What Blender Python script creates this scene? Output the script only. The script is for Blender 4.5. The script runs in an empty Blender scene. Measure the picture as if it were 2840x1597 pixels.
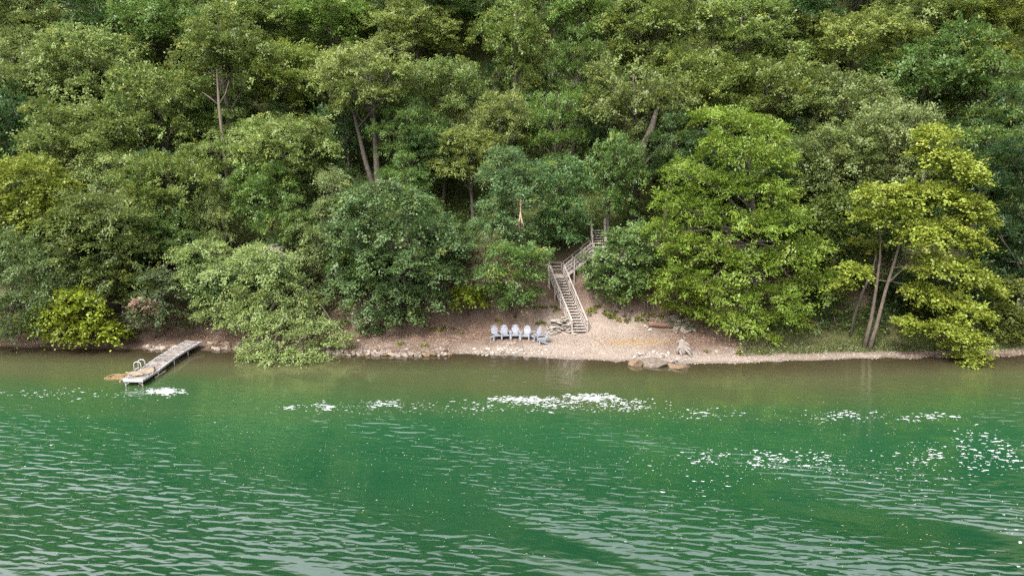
import bpy, bmesh, math, random
import numpy as np
from mathutils import Vector, Matrix, noise as mnoise

# ------------------------------------------------------------------ camera, sky, sun, exposure
SC = bpy.context.scene
COL = SC.collection
CAM_H, PITCH, F = 18.0, math.radians(14.0), 1894.0      # drone: height above lake, tilt, focal length in photo pixels
cam_d = bpy.data.cameras.new("camera"); cam = bpy.data.objects.new("camera", cam_d); COL.objects.link(cam)
cam.location = (0, 0, CAM_H); cam.rotation_euler = (math.pi/2 - PITCH, 0, 0)
cam_d.sensor_width = 36.0; cam_d.lens = 36.0*F/2840.0; cam_d.clip_start = .5; cam_d.clip_end = 3000
SC.camera = cam

SUN_DIR = Vector((-.38, -.62, .95)).normalized()
W = bpy.data.worlds.new("World"); SC.world = W; W.use_nodes = True
wn, wl = W.node_tree.nodes, W.node_tree.links
wn.clear()
sky = wn.new('ShaderNodeTexSky'); sky.sky_type = 'NISHITA'; sky.sun_disc = False
sky.sun_elevation = math.asin(SUN_DIR.z); sky.sun_rotation = math.atan2(SUN_DIR.x, SUN_DIR.y)
sky.dust_density = 9.0; sky.air_density = 2.2; sky.ozone_density = 1.0
hs = wn.new('ShaderNodeHueSaturation'); hs.inputs['Saturation'].default_value = .18
bg = wn.new('ShaderNodeBackground'); bg.inputs['Strength'].default_value = .15
wo = wn.new('ShaderNodeOutputWorld')
wl.new(sky.outputs[0], hs.inputs['Color']); wl.new(hs.outputs[0], bg.inputs['Color']); wl.new(bg.outputs[0], wo.inputs[0])
sun_d = bpy.data.lights.new("sun", 'SUN'); sun_d.energy = 1.5; sun_d.angle = math.radians(12); sun_d.color = (1, .95, .86)
sun = bpy.data.objects.new("sun", sun_d); COL.objects.link(sun)
sun.rotation_euler = SUN_DIR.to_track_quat('Z', 'Y').to_euler(); sun.location = (-30, -20, 80)
SC.view_settings.view_transform = 'Standard'; SC.view_settings.look = 'None'
SC.view_settings.gamma = 1; SC.view_settings.use_curve_mapping = False
SC.view_settings.exposure = 1.5
SC.cycles.max_bounces = 7; SC.cycles.diffuse_bounces = 4; SC.cycles.glossy_bounces = 2
SC.cycles.transmission_bounces = 3; SC.cycles.transparent_max_bounces = 8
SC.cycles.use_denoising = False
SC.cycles.caustics_reflective = False; SC.cycles.caustics_refractive = False

R = random.Random(11)
NR = np.random.default_rng(7)
cP, sP = math.cos(PITCH), math.sin(PITCH)
K = 2840/2576.0

def ray(u, v):
    a, b = (u-1420)/F, (798.5-v)/F
    return Vector((a, cP + b*sP, -sP + b*cP))
def at(u, v, Y):
    d = ray(u, v); return Vector((0, 0, CAM_H)) + d*(Y/d.y)
def ground_at(u, v, z):
    d = ray(u, v); return Vector((0, 0, CAM_H)) + d*((z-CAM_H)/d.z)

# ------------------------------------------------------------------ helpers
def tag(o, label=None, cat=None, group=None, kind=None):
    if label: o['label'] = label
    if cat: o['category'] = cat
    if group: o['group'] = group
    if kind: o['kind'] = kind
    return o
def empty(name, loc, rz=0.0):
    o = bpy.data.objects.new(name, None); COL.objects.link(o)
    o.location = loc; o.rotation_euler = (0, 0, rz); o.empty_display_size = .2
    return o
def link(name, me, parent=None):
    o = bpy.data.objects.new(name, me); COL.objects.link(o)
    if parent: o.parent = parent
    return o
def copy_tree(o, parent=None):
    c = o.copy(); COL.objects.link(c)
    if parent: c.parent = parent
    for ch in list(o.children): copy_tree(ch, c)
    return c

class MB:
    """collects boxes, tubes and stones into one mesh"""
    def __init__(s): s.v = []; s.f = []; s.smooth = []
    def add(s, vs, fs, sm=False):
        n = len(s.v); s.v += [tuple(p) for p in vs]; s.f += [tuple(i+n for i in f) for f in fs]; s.smooth += [sm]*len(fs)
        return s
    def bar(s, a, b, w, h, up=(0, 0, 1), bev=0.0):
        a, b = Vector(a), Vector(b); d = (b-a).normalized(); up = Vector(up)
        x = d.cross(up)
        if x.length < 1e-4: x = d.cross(Vector((0, 1, 0)))
        x.normalize(); y = x.cross(d).normalized()
        vs = [p + x*(i*w/2) + y*(j*h/2) for p in (a, b) for i, j in ((-1, -1), (1, -1), (1, 1), (-1, 1))]
        return s.add(vs, [(3, 2, 1, 0), (4, 5, 6, 7), (0, 1, 5, 4), (1, 2, 6, 5), (2, 3, 7, 6), (3, 0, 4, 7)])
    def tube(s, pts, rad, n=7, cap=True, jit=0.0, rng=R):
        pts = [Vector(p) for p in pts]
        if not isinstance(rad, (list, tuple)): rad = [rad]*len(pts)
        vs = []; prev = None
        for i, p in enumerate(pts):
            d = (pts[min(i+1, len(pts)-1)] - pts[max(i-1, 0)]).normalized()
            if prev is None:
                x = d.orthogonal().normalized()
            else:
                x = (prev - d*prev.dot(d)).normalized()
            prev = x; y = d.cross(x)
            for k in range(n):
                t = 2*math.pi*k/n; r = rad[i]*(1 + jit*rng.uniform(-1, 1))
                vs.append(p + x*(math.cos(t)*r) + y*(math.sin(t)*r))
        fs = []
        for i in range(len(pts)-1):
            for k in range(n):
                a, b = i*n+k, i*n+(k+1) % n
                fs.append((a, b, b+n, a+n))
        s.add(vs, fs, True)
        if cap:
            m = len(s.v) - len(vs)
            s.f.append(tuple(m+k for k in reversed(range(n)))); s.f.append(tuple(m+(len(pts)-1)*n+k for k in range(n)))
            s.smooth += [False, False]
        return s
    def mesh(s, name, mat):
        me = bpy.data.meshes.new(name); me.from_pydata(s.v, [], s.f)
        me.polygons.foreach_set('use_smooth', s.smooth)
        if mat: me.materials.append(mat)
        me.update(); return me
    def build(s, name, mat, parent=None):
        return link(name, s.mesh(name, mat), parent)

def quads_mesh(name, V, mat, attrs=None, tri=False):
    """V: (n, k, 3) array of separate k-gons"""
    n, k = V.shape[:2]
    me = bpy.data.meshes.new(name)
    me.vertices.add(n*k); me.vertices.foreach_set('co', V.reshape(-1).astype(np.float32))
    me.loops.add(n*k); me.loops.foreach_set('vertex_index', np.arange(n*k, dtype=np.int32))
    me.polygons.add(n); me.polygons.foreach_set('loop_start', np.arange(0, n*k, k, dtype=np.int32))
    me.polygons.foreach_set('loop_total', np.full(n, k, dtype=np.int32))
    if attrs is not None:
        a = me.attributes.new('leafvar', 'FLOAT_VECTOR', 'POINT')
        a.data.foreach_set('vector', np.repeat(attrs, k, axis=0).reshape(-1).astype(np.float32))
    me.materials.append(mat); me.update(calc_edges=True)
    return me

# ------------------------------------------------------------------ materials
def mat(name):
    m = bpy.data.materials.new(name); m.use_nodes = True
    return m, m.node_tree.nodes, m.node_tree.links, m.node_tree.nodes['Principled BSDF']
def ramp(nodes, stops, interp='LINEAR'):
    r = nodes.new('ShaderNodeValToRGB'); e = r.color_ramp.elements
    r.color_ramp.interpolation = interp
    while len(e) < len(stops): e.new(.5)
    for i, (p, c) in enumerate(stops): e[i].position = p; e[i].color = (*c, 1)
    return r
def simple(name, c1, c2, scale=3, rough=.7, bump=.3, dist=.02, stretch=(1, 1, 1), spec=.3, objrand=0.0, detail=5):
    m, n, l, p = mat(name)
    tc = n.new('ShaderNodeTexCoord'); mp = n.new('ShaderNodeMapping'); mp.inputs['Scale'].default_value = stretch
    l.new(tc.outputs['Object'], mp.inputs[0])
    nz = n.new('ShaderNodeTexNoise'); nz.inputs['Scale'].default_value = scale; nz.inputs['Detail'].default_value = detail
    nz.inputs['Roughness'].default_value = .65
    if objrand:
        oi = n.new('ShaderNodeObjectInfo'); ad = n.new('ShaderNodeVectorMath'); ad.operation = 'ADD'
        mu = n.new('ShaderNodeMath'); mu.operation = 'MULTIPLY'; mu.inputs[1].default_value = 57
        l.new(oi.outputs['Random'], mu.inputs[0]); l.new(mp.outputs[0], ad.inputs[0]); l.new(mu.outputs[0], ad.inputs[1])
        l.new(ad.outputs[0], nz.inputs['Vector'])
    else:
        l.new(mp.outputs[0], nz.inputs['Vector'])
    r = ramp(n, [(.3, c1), (.7, c2)])
    l.new(nz.outputs['Fac'], r.inputs[0])
    out = r.outputs[0]
    if objrand:
        h = n.new('ShaderNodeHueSaturation'); mr = n.new('ShaderNodeMapRange')
        mr.inputs['To Min'].default_value = 1-objrand; mr.inputs['To Max'].default_value = 1+objrand
        l.new(oi.outputs['Random'], mr.inputs[0]); l.new(mr.outputs[0], h.inputs['Value']); l.new(out, h.inputs['Color']); out = h.outputs[0]
    l.new(out, p.inputs['Base Color'])
    p.inputs['Roughness'].default_value = rough; p.inputs['Specular IOR Level'].default_value = spec
    if bump:
        b = n.new('ShaderNodeBump'); b.inputs['Strength'].default_value = bump; b.inputs['Distance'].default_value = dist
        l.new(nz.outputs['Fac'], b.inputs['Height']); l.new(b.outputs[0], p.inputs['Normal'])
    return m

def leaf_material(name):
    m, n, l, p = mat(name)
    n.remove(p); out = n['Material Output']
    oi = n.new('ShaderNodeObjectInfo'); at_ = n.new('ShaderNodeAttribute'); at_.attribute_name = 'leafvar'
    sep = n.new('ShaderNodeSeparateXYZ'); l.new(at_.outputs['Vector'], sep.inputs[0])
    mx = n.new('ShaderNodeMix'); mx.data_type = 'RGBA'; mx.blend_type = 'MIX'
    yl = n.new('ShaderNodeMix'); yl.data_type = 'RGBA'; yl.blend_type = 'MIX'; yl.inputs['Factor'].default_value = .55
    l.new(oi.outputs['Color'], yl.inputs['A']); yl.inputs['B'].default_value = (.22, .22, .032, 1)
    l.new(sep.outputs['Y'], mx.inputs['Factor']); l.new(oi.outputs['Color'], mx.inputs['A']); l.new(yl.outputs['Result'], mx.inputs['B'])
    h = n.new('ShaderNodeHueSaturation')
    mr = n.new('ShaderNodeMapRange'); mr.inputs['To Min'].default_value = .74; mr.inputs['To Max'].default_value = 1.70
    l.new(sep.outputs['X'], mr.inputs[0]); l.new(mr.outputs[0], h.inputs['Value'])
    mh = n.new('ShaderNodeMapRange'); mh.inputs['To Min'].default_value = .488; mh.inputs['To Max'].default_value = .512
    l.new(sep.outputs['Z'], mh.inputs[0]); l.new(mh.outputs[0], h.inputs['Hue']); l.new(mx.outputs['Result'], h.inputs['Color'])
    d = n.new('ShaderNodeBsdfDiffuse'); t = n.new('ShaderNodeBsdfTranslucent'); g = n.new('ShaderNodeBsdfGlossy')
    g.inputs['Roughness'].default_value = .45; g.inputs['Color'].default_value = (.9, .95, 1, 1)
    l.new(h.outputs[0], d.inputs['Color']); l.new(h.outputs[0], t.inputs['Color'])
    m1 = n.new('ShaderNodeMixShader'); m1.inputs[0].default_value = .42
    l.new(d.outputs[0], m1.inputs[1]); l.new(t.outputs[0], m1.inputs[2])
    m2 = n.new('ShaderNodeMixShader'); m2.inputs[0].default_value = .022
    l.new(m1.outputs[0], m2.inputs[1]); l.new(g.outputs[0], m2.inputs[2])
    l.new(m2.outputs[0], out.inputs['Surface'])
    return m

LEAF = leaf_material('leaf')
BARK = simple('bark', (.05, .043, .036), (.13, .115, .098), 6, .9, .6, .05, (1.5, 1.5, .35), .1)
PALEBARK = simple('pale_bark', (.065, .053, .043), (.15, .122, .102), 5, .9, .5, .03, (1.5, 1.5, .4), .1)
DEADWOOD = simple('dead_wood', (.075, .06, .052), (.25, .22, .20), 5, .85, .5, .02, (3, 3, .6), .15)
WOOD = simple('weathered_wood', (.20, .168, .150), (.42, .375, .35), 5, .85, .35, .008, (1, 1, 1), .15, objrand=.14)
PLANK = simple('dock_plank', (.05, .04, .036), (.26, .235, .225), 2.3, .85, .3, .006, (1.6, 1.6, 1.6), .2, objrand=.28)
TANWOOD = simple('tan_wood', (.13, .10, .075), (.27, .22, .17), 4, .85, .3, .006, (1, 1, 1), .2, objrand=.12)
WETWOOD = simple('wet_wood', (.12, .075, .04), (.26, .17, .09), 4, .6, .3, .01, (1, 1, 1), .4)
REDLOG = simple('rotten_log', (.085, .05, .038), (.19, .115, .09), 5, .9, .7, .04, (.5, 2, 2), .1)
METAL = simple('white_aluminium', (.33, .33, .355), (.46, .46, .49), 6, .45, .05, .002, (1, 1, 1), .5)
PLASTIC = simple('grey_plastic', (.185, .198, .235), (.235, .25, .29), 3, .5, .04, .002, (1, 1, 1), .4)
STONE = simple('shore_stone', (.095, .078, .062), (.25, .21, .18), 3.5, .9, .5, .03, (1, 1, 1), .2, objrand=.35)
PALESTONE = simple('pale_stone', (.15, .133, .117), (.33, .305, .285), 4, .9, .5, .02, (1, 1, 1), .2, objrand=.28)
RUSTSTONE = simple('rusty_stone', (.06, .045, .031), (.17, .115, .075), 2.5, .85, .5, .03, (1, 1, 1), .25, objrand=.2)
BROWNSTONE = simple('brown_stone', (.06, .047, .038), (.17, .138, .117), 2.5, .9, .6, .05, (1, 1, 2.5), .2)
SLATE = simple('slate', (.10, .086, .076), (.34, .30, .265), 3, .85, .4, .01, (1, 1, 1), .25, objrand=.4)
GRAVEL = simple('gravel', (.11, .09, .076), (.32, .28, .25), .8, .95, 0, .01, (1, 1, 1), .15, detail=2)
FOAM = simple('foam', (.22, .235, .25), (.36, .37, .385), 5, .6, .2, .01, (1, 1, 1), .3)

# ------------------------------------------------------------------ the lake shore and the hill
shore_px = [(0, 962), (150, 965), (330, 970), (500, 968), (640, 972), (900, 984), (1000, 984), (1250, 982), (1400, 985), (1550, 993),
            (1750, 1002), (1900, 1009), (2100, 1003), (2300, 996), (2500, 992), (2840, 985)]
sp = [ground_at(u, v, 0) for u, v in shore_px]
SX = np.array([-400] + [p.x for p in sp] + [400]); SY = np.array([sp[0].y+4] + [p.y for p in sp] + [sp[-1].y+4])
bw_px = [(0, 1.4), (330, 1.6), (500, 3.2), (700, 3.2), (900, 3.8), (1100, 4.2), (1300, 4.6), (1600, 4.6), (1850, 6.0), (2000, 5.4), (2200, 3.6), (2400, 2.6), (2840, 1.6)]
BX = np.array([ground_at(u, 960, 0).x for u, _ in bw_px]); BW = np.array([b for _, b in bw_px])
def vnoise(x, y, f, seed=0):
    """smooth value noise, vectorised"""
    x = np.asarray(x, float)*f + seed*17.3; y = np.asarray(y, float)*f + seed*9.1
    xi, yi = np.floor(x), np.floor(y); fx, fy = x-xi, y-yi
    fx = fx*fx*(3-2*fx); fy = fy*fy*(3-2*fy)
    def h(a, b):
        t = np.sin(a*127.1 + b*311.7 + seed*74.7)*43758.5453
        return t - np.floor(t)
    return (h(xi, yi)*(1-fx) + h(xi+1, yi)*fx)*(1-fy) + (h(xi, yi+1)*(1-fx) + h(xi+1, yi+1)*fx)*fy
def shore(x): return np.interp(x, SX, SY) + (vnoise(x, x*0, .9, 3)-.5)*.5
def terr(x, y):
    x = np.asarray(x, float); y = np.asarray(y, float)
    d = y - shore(x); bw = np.interp(x, BX, BW)
    bed = np.where(d > -4, d*.10, -.4 + (d+4)*.22); bed = np.maximum(bed, -7)
    beach = np.minimum(d, bw)*.115
    k = np.maximum(0, d-bw)
    bank = np.where(k < 5.2, k*.86 - .5*np.exp(-k*1.2)*k, 4.46 + (k-5.2)*.57)
    bank = bank + np.maximum(0, k-25)*.72; far = np.maximum(0, k-82); bank = bank - far*1.29 + 10*(1-np.exp(-far*1.29/10))  # upper hill, mostly unseen, steepened so the lake mirrors less sky
    z = np.where(d < 0, bed, beach + bank)
    z = z - 1.35*np.exp(-((x-4.3)/2.3)**2 - ((y-58.8)/2.5)**2)          # the gully the stairs climb in
    amp = np.clip(k/2, 0, 1)*.55
    z = z + (vnoise(x, y, .35, 1)-.5)*amp*1.2 + (vnoise(x, y, 1.3, 2)-.5)*(.03 + amp*.25)
    return z
def tz(x, y): return float(terr(np.array([x]), np.array([y]))[0])
def on_ground(u, v):
    d = ray(u, v); t = 42.0/d.y
    while t*d.y < 140:
        p = Vector((0, 0, CAM_H)) + d*t
        if p.z < tz(p.x, p.y): break
        t += .05/d.y
    p.z = tz(p.x, p.y); return p

xs = np.concatenate([np.linspace(-420, -72, 30)[:-1], np.arange(-72, 72.01, .3), np.linspace(72, 420, 30)[1:]])
ys = np.concatenate([np.linspace(-200, 36, 20)[:-1], np.arange(36, 66, .25), np.arange(66, 100, 1.0), np.linspace(100, 320, 40)])
gx, gy = np.meshgrid(xs, ys); gz = terr(gx, gy)
def grid_mesh(name, gx, gy, gz, m):
    ny, nx = gx.shape
    me = bpy.data.meshes.new(name)
    co = np.stack([gx, gy, gz], -1).reshape(-1, 3)
    idx = np.arange(nx*ny).reshape(ny, nx)
    q = np.stack([idx[:-1, :-1], idx[:-1, 1:], idx[1:, 1:], idx[1:, :-1]], -1).reshape(-1, 4)
    me.vertices.add(len(co)); me.vertices.foreach_set('co', co.reshape(-1).astype(np.float32))
    me.loops.add(q.size); me.loops.foreach_set('vertex_index', q.reshape(-1).astype(np.int32))
    me.polygons.add(len(q)); me.polygons.foreach_set('loop_start', np.arange(0, q.size, 4, dtype=np.int32))
    me.polygons.foreach_set('loop_total', np.full(len(q), 4, dtype=np.int32))
    me.polygons.foreach_set('use_smooth', np.ones(len(q), dtype=bool))
    me.materials.append(m); me.update(calc_edges=True); return me
def put_attr(me, name, vals):
    a = me.attributes.new(name, 'FLOAT', 'POINT'); a.data.foreach_set('value', np.asarray(vals, np.float32).reshape(-1))

def blob(gx, gy, u, v, rx, ry, z=.6):
    c = ground_at(u, v, z); q = ((gx-c.x)/rx)**2 + ((gy-c.y)/ry)**2
    return np.exp(-q)
dd = gy - shore(gx); kk = dd - np.interp(gx, BX, BW)
n1 = vnoise(gx, gy, .5, 5); n2 = vnoise(gx, gy, 1.7, 6)
xl, xr = ground_at(1190, 985, 0).x, ground_at(2560, 985, 0).x
strand = np.exp(-(np.maximum(dd, 0)/1.3)**2)*np.clip((gx-xl)/6, 0, 1)*np.clip((xr-gx)/5, 0, 1)
pale = np.clip(strand*1.0 + 1.1*blob(gx, gy, 1620, 950, 5.5, 2.6) + .95*blob(gx, gy, 1500, 965, 6, 1.6) + .95*blob(gx, gy, 1680, 880, 4.0, 2.6, 2)
               + .7*blob(gx, gy, 1860, 980, 4.5, 1.3) + .35*blob(gx, gy, 1530, 880, 2.4, 1.8, 1.6) + (n1-.5)*.35 + (n2-.5)*.4, 0, 1)
pale = np.where(kk > 4.5, 0, pale)
under = np.exp(-((gx - (5.62 - (gy-54.35)*.369))/.62)**4)*np.clip((gy-54.3)/.4, 0, 1)*np.clip((59-gy)/.5, 0, 1)   # stair shade put into the ground colour: brown litter replaces pale sand
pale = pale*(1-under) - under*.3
gl, gr_ = ground_at(2060, 985, 0).x, ground_at(2840, 985, 0).x
grassm = np.clip((gx-gl)/3, 0, 1)*np.clip((dd-.7)/.8, 0, 1)*np.clip((4.5-kk)/3, 0, 1)*np.clip(.35+n1*1.1, 0, 1)
grassm = np.maximum(grassm, np.clip((kk-5.5)/4, 0, .97))
wet = np.clip(1 - np.maximum(dd, 0)/.55, 0, 1)*np.where(dd > -.01, 1, 1)

gm, n, l, p = mat('ground')
tc = n.new('ShaderNodeTexCoord')
def noise_node(scale, detail=6, rough=.7):
    z = n.new('ShaderNodeTexNoise'); z.inputs['Scale'].default_value = scale; z.inputs['Detail'].default_value = detail; z.inputs['Roughness'].default_value = rough
    l.new(tc.outputs['Object'], z.inputs['Vector']); return z
def attr_node(name):
    a = n.new('ShaderNodeAttribute'); a.attribute_name = name; return a
def mixc(fac, a, b):
    m_ = n.new('ShaderNodeMix'); m_.data_type = 'RGBA'
    l.new(fac, m_.inputs['Factor'])
    for s, k_ in ((a, 'A'), (b, 'B')):
        if isinstance(s, tuple): m_.inputs[k_].default_value = (*s, 1)
        else: l.new(s, m_.inputs[k_])
    return m_.outputs['Result']
nf = noise_node(7, 8, .8); nm = noise_node(1.1, 6, .7)
litter = ramp(n, [(.28, (.040, .027, .021)), (.5, (.090, .060, .046)), (.72, (.175, .122, .096))]); l.new(nf.outputs['Fac'], litter.inputs[0])
sand = ramp(n, [(.25, (.105, .080, .067)), (.5, (.19, .154, .131)), (.75, (.325, .278, .245))]); l.new(nf.outputs['Fac'], sand.inputs[0])
moss = ramp(n, [(.3, (.028, .028, .012)), (.7, (.055, .075, .018))]); l.new(nf.outputs['Fac'], moss.inputs[0])
vor = n.new('ShaderNodeTexVoronoi'); vor.inputs['Scale'].default_value = 9; l.new(tc.outputs['Object'], vor.inputs['Vector'])
sf = n.new('ShaderNodeMath'); sf.operation = 'MULTIPLY_ADD'; l.new(nm.outputs['Fac'], sf.inputs[0]); sf.inputs[1].default_value = .9; sf.inputs[2].default_value = -.45
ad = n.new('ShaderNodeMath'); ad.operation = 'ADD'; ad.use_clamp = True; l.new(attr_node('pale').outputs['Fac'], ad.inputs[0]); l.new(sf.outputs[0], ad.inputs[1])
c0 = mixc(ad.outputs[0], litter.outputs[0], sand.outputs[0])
c1 = mixc(attr_node('grassm').outputs['Fac'], c0, moss.outputs[0])
hw = n.new('ShaderNodeHueSaturation'); l.new(c1, hw.inputs['Color'])
wm = n.new('ShaderNodeMapRange'); wm.inputs['To Min'].default_value = 1; wm.inputs['To Max'].default_value = .55
l.new(attr_node('wet').outputs['Fac'], wm.inputs[0]); l.new(wm.outputs[0], hw.inputs['Value'])
l.new(hw.outputs[0], p.inputs['Base Color']); p.inputs['Roughness'].default_value = .95; p.inputs['Specular IOR Level'].default_value = .15
bp = n.new('ShaderNodeBump'); bp.inputs['Strength'].default_value = .8; bp.inputs['Distance'].default_value = .06
l.new(nf.outputs['Fac'], bp.inputs['Height']); l.new(bp.outputs[0], p.inputs['Normal'])
gme = grid_mesh('ground', gx, gy, gz, gm)
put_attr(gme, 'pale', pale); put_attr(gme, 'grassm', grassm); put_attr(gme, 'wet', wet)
tag(link('ground', gme), kind='structure')

# ------------------------------------------------------------------ water
wx = np.concatenate([np.linspace(-420, -75, 24)[:-1], np.arange(-75, 75.01, 1.0), np.linspace(75, 420, 24)[1:]])
wy = np.concatenate([np.linspace(-200, 14, 12)[:-1], np.arange(14, 40, 1.0), np.arange(40, 57, .35)])
ax, ay = np.meshgrid(wx, wy)
wmat, n, l, p = mat('lake_water')
n.remove(p); out = n['Material Output']
tc = n.new('ShaderNodeTexCoord')
def mapped(scale, rz, noise_scale=1.0, detail=2, rough=.5, dist=0.0):
    mp = n.new('ShaderNodeMapping'); mp.vector_type = 'TEXTURE'
    mp.inputs['Rotation'].default_value = (0, 0, math.radians(rz)); mp.inputs['Scale'].default_value = (1/scale[0], 1/scale[1], 1)
    l.new(tc.outputs['Object'], mp.inputs[0])
    z = n.new('ShaderNodeTexNoise'); z.inputs['Scale'].default_value = noise_scale; z.inputs['Detail'].default_value = detail
    z.inputs['Roughness'].default_value = rough; z.inputs['Distortion'].default_value = dist
    l.new(mp.outputs[0], z.inputs['Vector']); return z
def math_node(op, a, b, clamp=False):
    m_ = n.new('ShaderNodeMath'); m_.operation = op; m_.use_clamp = clamp
    for i, s in enumerate((a, b)):
        if isinstance(s, (int, float)): m_.inputs[i].default_value = s
        else: l.new(s, m_.inputs[i])
    return m_.outputs[0]
w1 = mapped((.95, 3.1), -8, 1.0, .6, .45, .5)
w2 = mapped((1.9, 6.0), 4, 1.0, 1.0, .4, .3)
w3 = mapped((.055, .26), -27, 1.0, 1.0, .45, .4)          # the swell that runs diagonally towards the camera
gust = mapped((.03, .13), -27, 1.0, 2.0, .55)
gr = n.new('ShaderNodeMapRange'); gr.inputs['From Min'].default_value = .40; gr.inputs['From Max'].default_value = .64
gr.inputs['To Min'].default_value = .10; gr.inputs['To Max'].default_value = 1.8; l.new(gust.outputs['Fac'], gr.inputs[0])
rough_a = n.new('ShaderNodeAttribute'); rough_a.attribute_name = 'chop'
amp = math_node('MULTIPLY', gr.outputs[0], rough_a.outputs['Fac'])
hh = math_node('ADD', math_node('MULTIPLY', w1.outputs['Fac'], 1.0), math_node('MULTIPLY', w2.outputs['Fac'], .13))
hh = math_node('ADD', math_node('MULTIPLY', hh, amp), math_node('MULTIPLY', math_node('MULTIPLY', w3.outputs['Fac'], 2.5), rough_a.outputs['Fac']))
wb = n.new('ShaderNodeBump'); wb.inputs['Strength'].default_value = 1.0; wb.inputs['Distance'].default_value = .115; l.new(hh, wb.inputs['Height'])
da = n.new('ShaderNodeAttribute'); da.attribute_name = 'depth'
tone = mapped((.05, .20), -8, 1.0, 4, .65)
dmod = math_node('MULTIPLY_ADD', tone.outputs['Fac'], .30); n[dmod.node.name].inputs[2].default_value = -.15
dsum = math_node('ADD', da.outputs['Fac'], dmod, True)
wc = ramp(n, [(0.0, (.070, .056, .034)), (.08, (.070, .066, .034)), (.19, (.050, .067, .027)), (.30, (.029, .069, .025)), (.43, (.012, .062, .025)), (.63, (.0055, .046, .020)), (.92, (.003, .031, .014))])
l.new(dsum, wc.inputs[0])
df = n.new('ShaderNodeBsdfDiffuse'); l.new(wc.outputs[0], df.inputs['Color'])
tr = n.new('ShaderNodeBsdfTransparent'); tr.inputs['Color'].default_value = (.72, .70, .52, 1)
tb = n.new('ShaderNodeMapRange'); tb.inputs['From Max'].default_value = .12; tb.inputs['To Min'].default_value = .25; l.new(da.outputs['Fac'], tb.inputs[0])
mb = n.new('ShaderNodeMixShader'); l.new(tb.outputs[0], mb.inputs[0]); l.new(tr.outputs[0], mb.inputs[1]); l.new(df.outputs[0], mb.inputs[2])
gl_ = n.new('ShaderNodeBsdfGlossy'); gl_.inputs['Roughness'].default_value = .09; l.new(wb.outputs[0], gl_.inputs['Normal'])
fr = n.new('ShaderNodeFresnel'); fr.inputs['IOR'].default_value = 1.33; l.new(wb.outputs[0], fr.inputs['Normal'])
mw = n.new('ShaderNodeMixShader'); l.new(math_node('MINIMUM', math_node('MULTIPLY', fr.outputs[0], 8.5), .38), mw.inputs[0]); l.new(mb.outputs[0], mw.inputs[1]); l.new(gl_.outputs[0], mw.inputs[2])
l.new(mw.outputs[0], out.inputs['Surface'])
wme = grid_mesh('water', ax, ay, ax*0, wmat)
off = shore(ax) - ay                                     # metres out from the shore
put_attr(wme, 'depth', np.clip(off/30, 0, 1))
put_attr(wme, 'chop', np.interp(off, [0, 3, 8, 14, 20, 28], [.22, .28, .36, .46, .62, .95]))
tag(link('water', wme), kind='structure')

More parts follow.
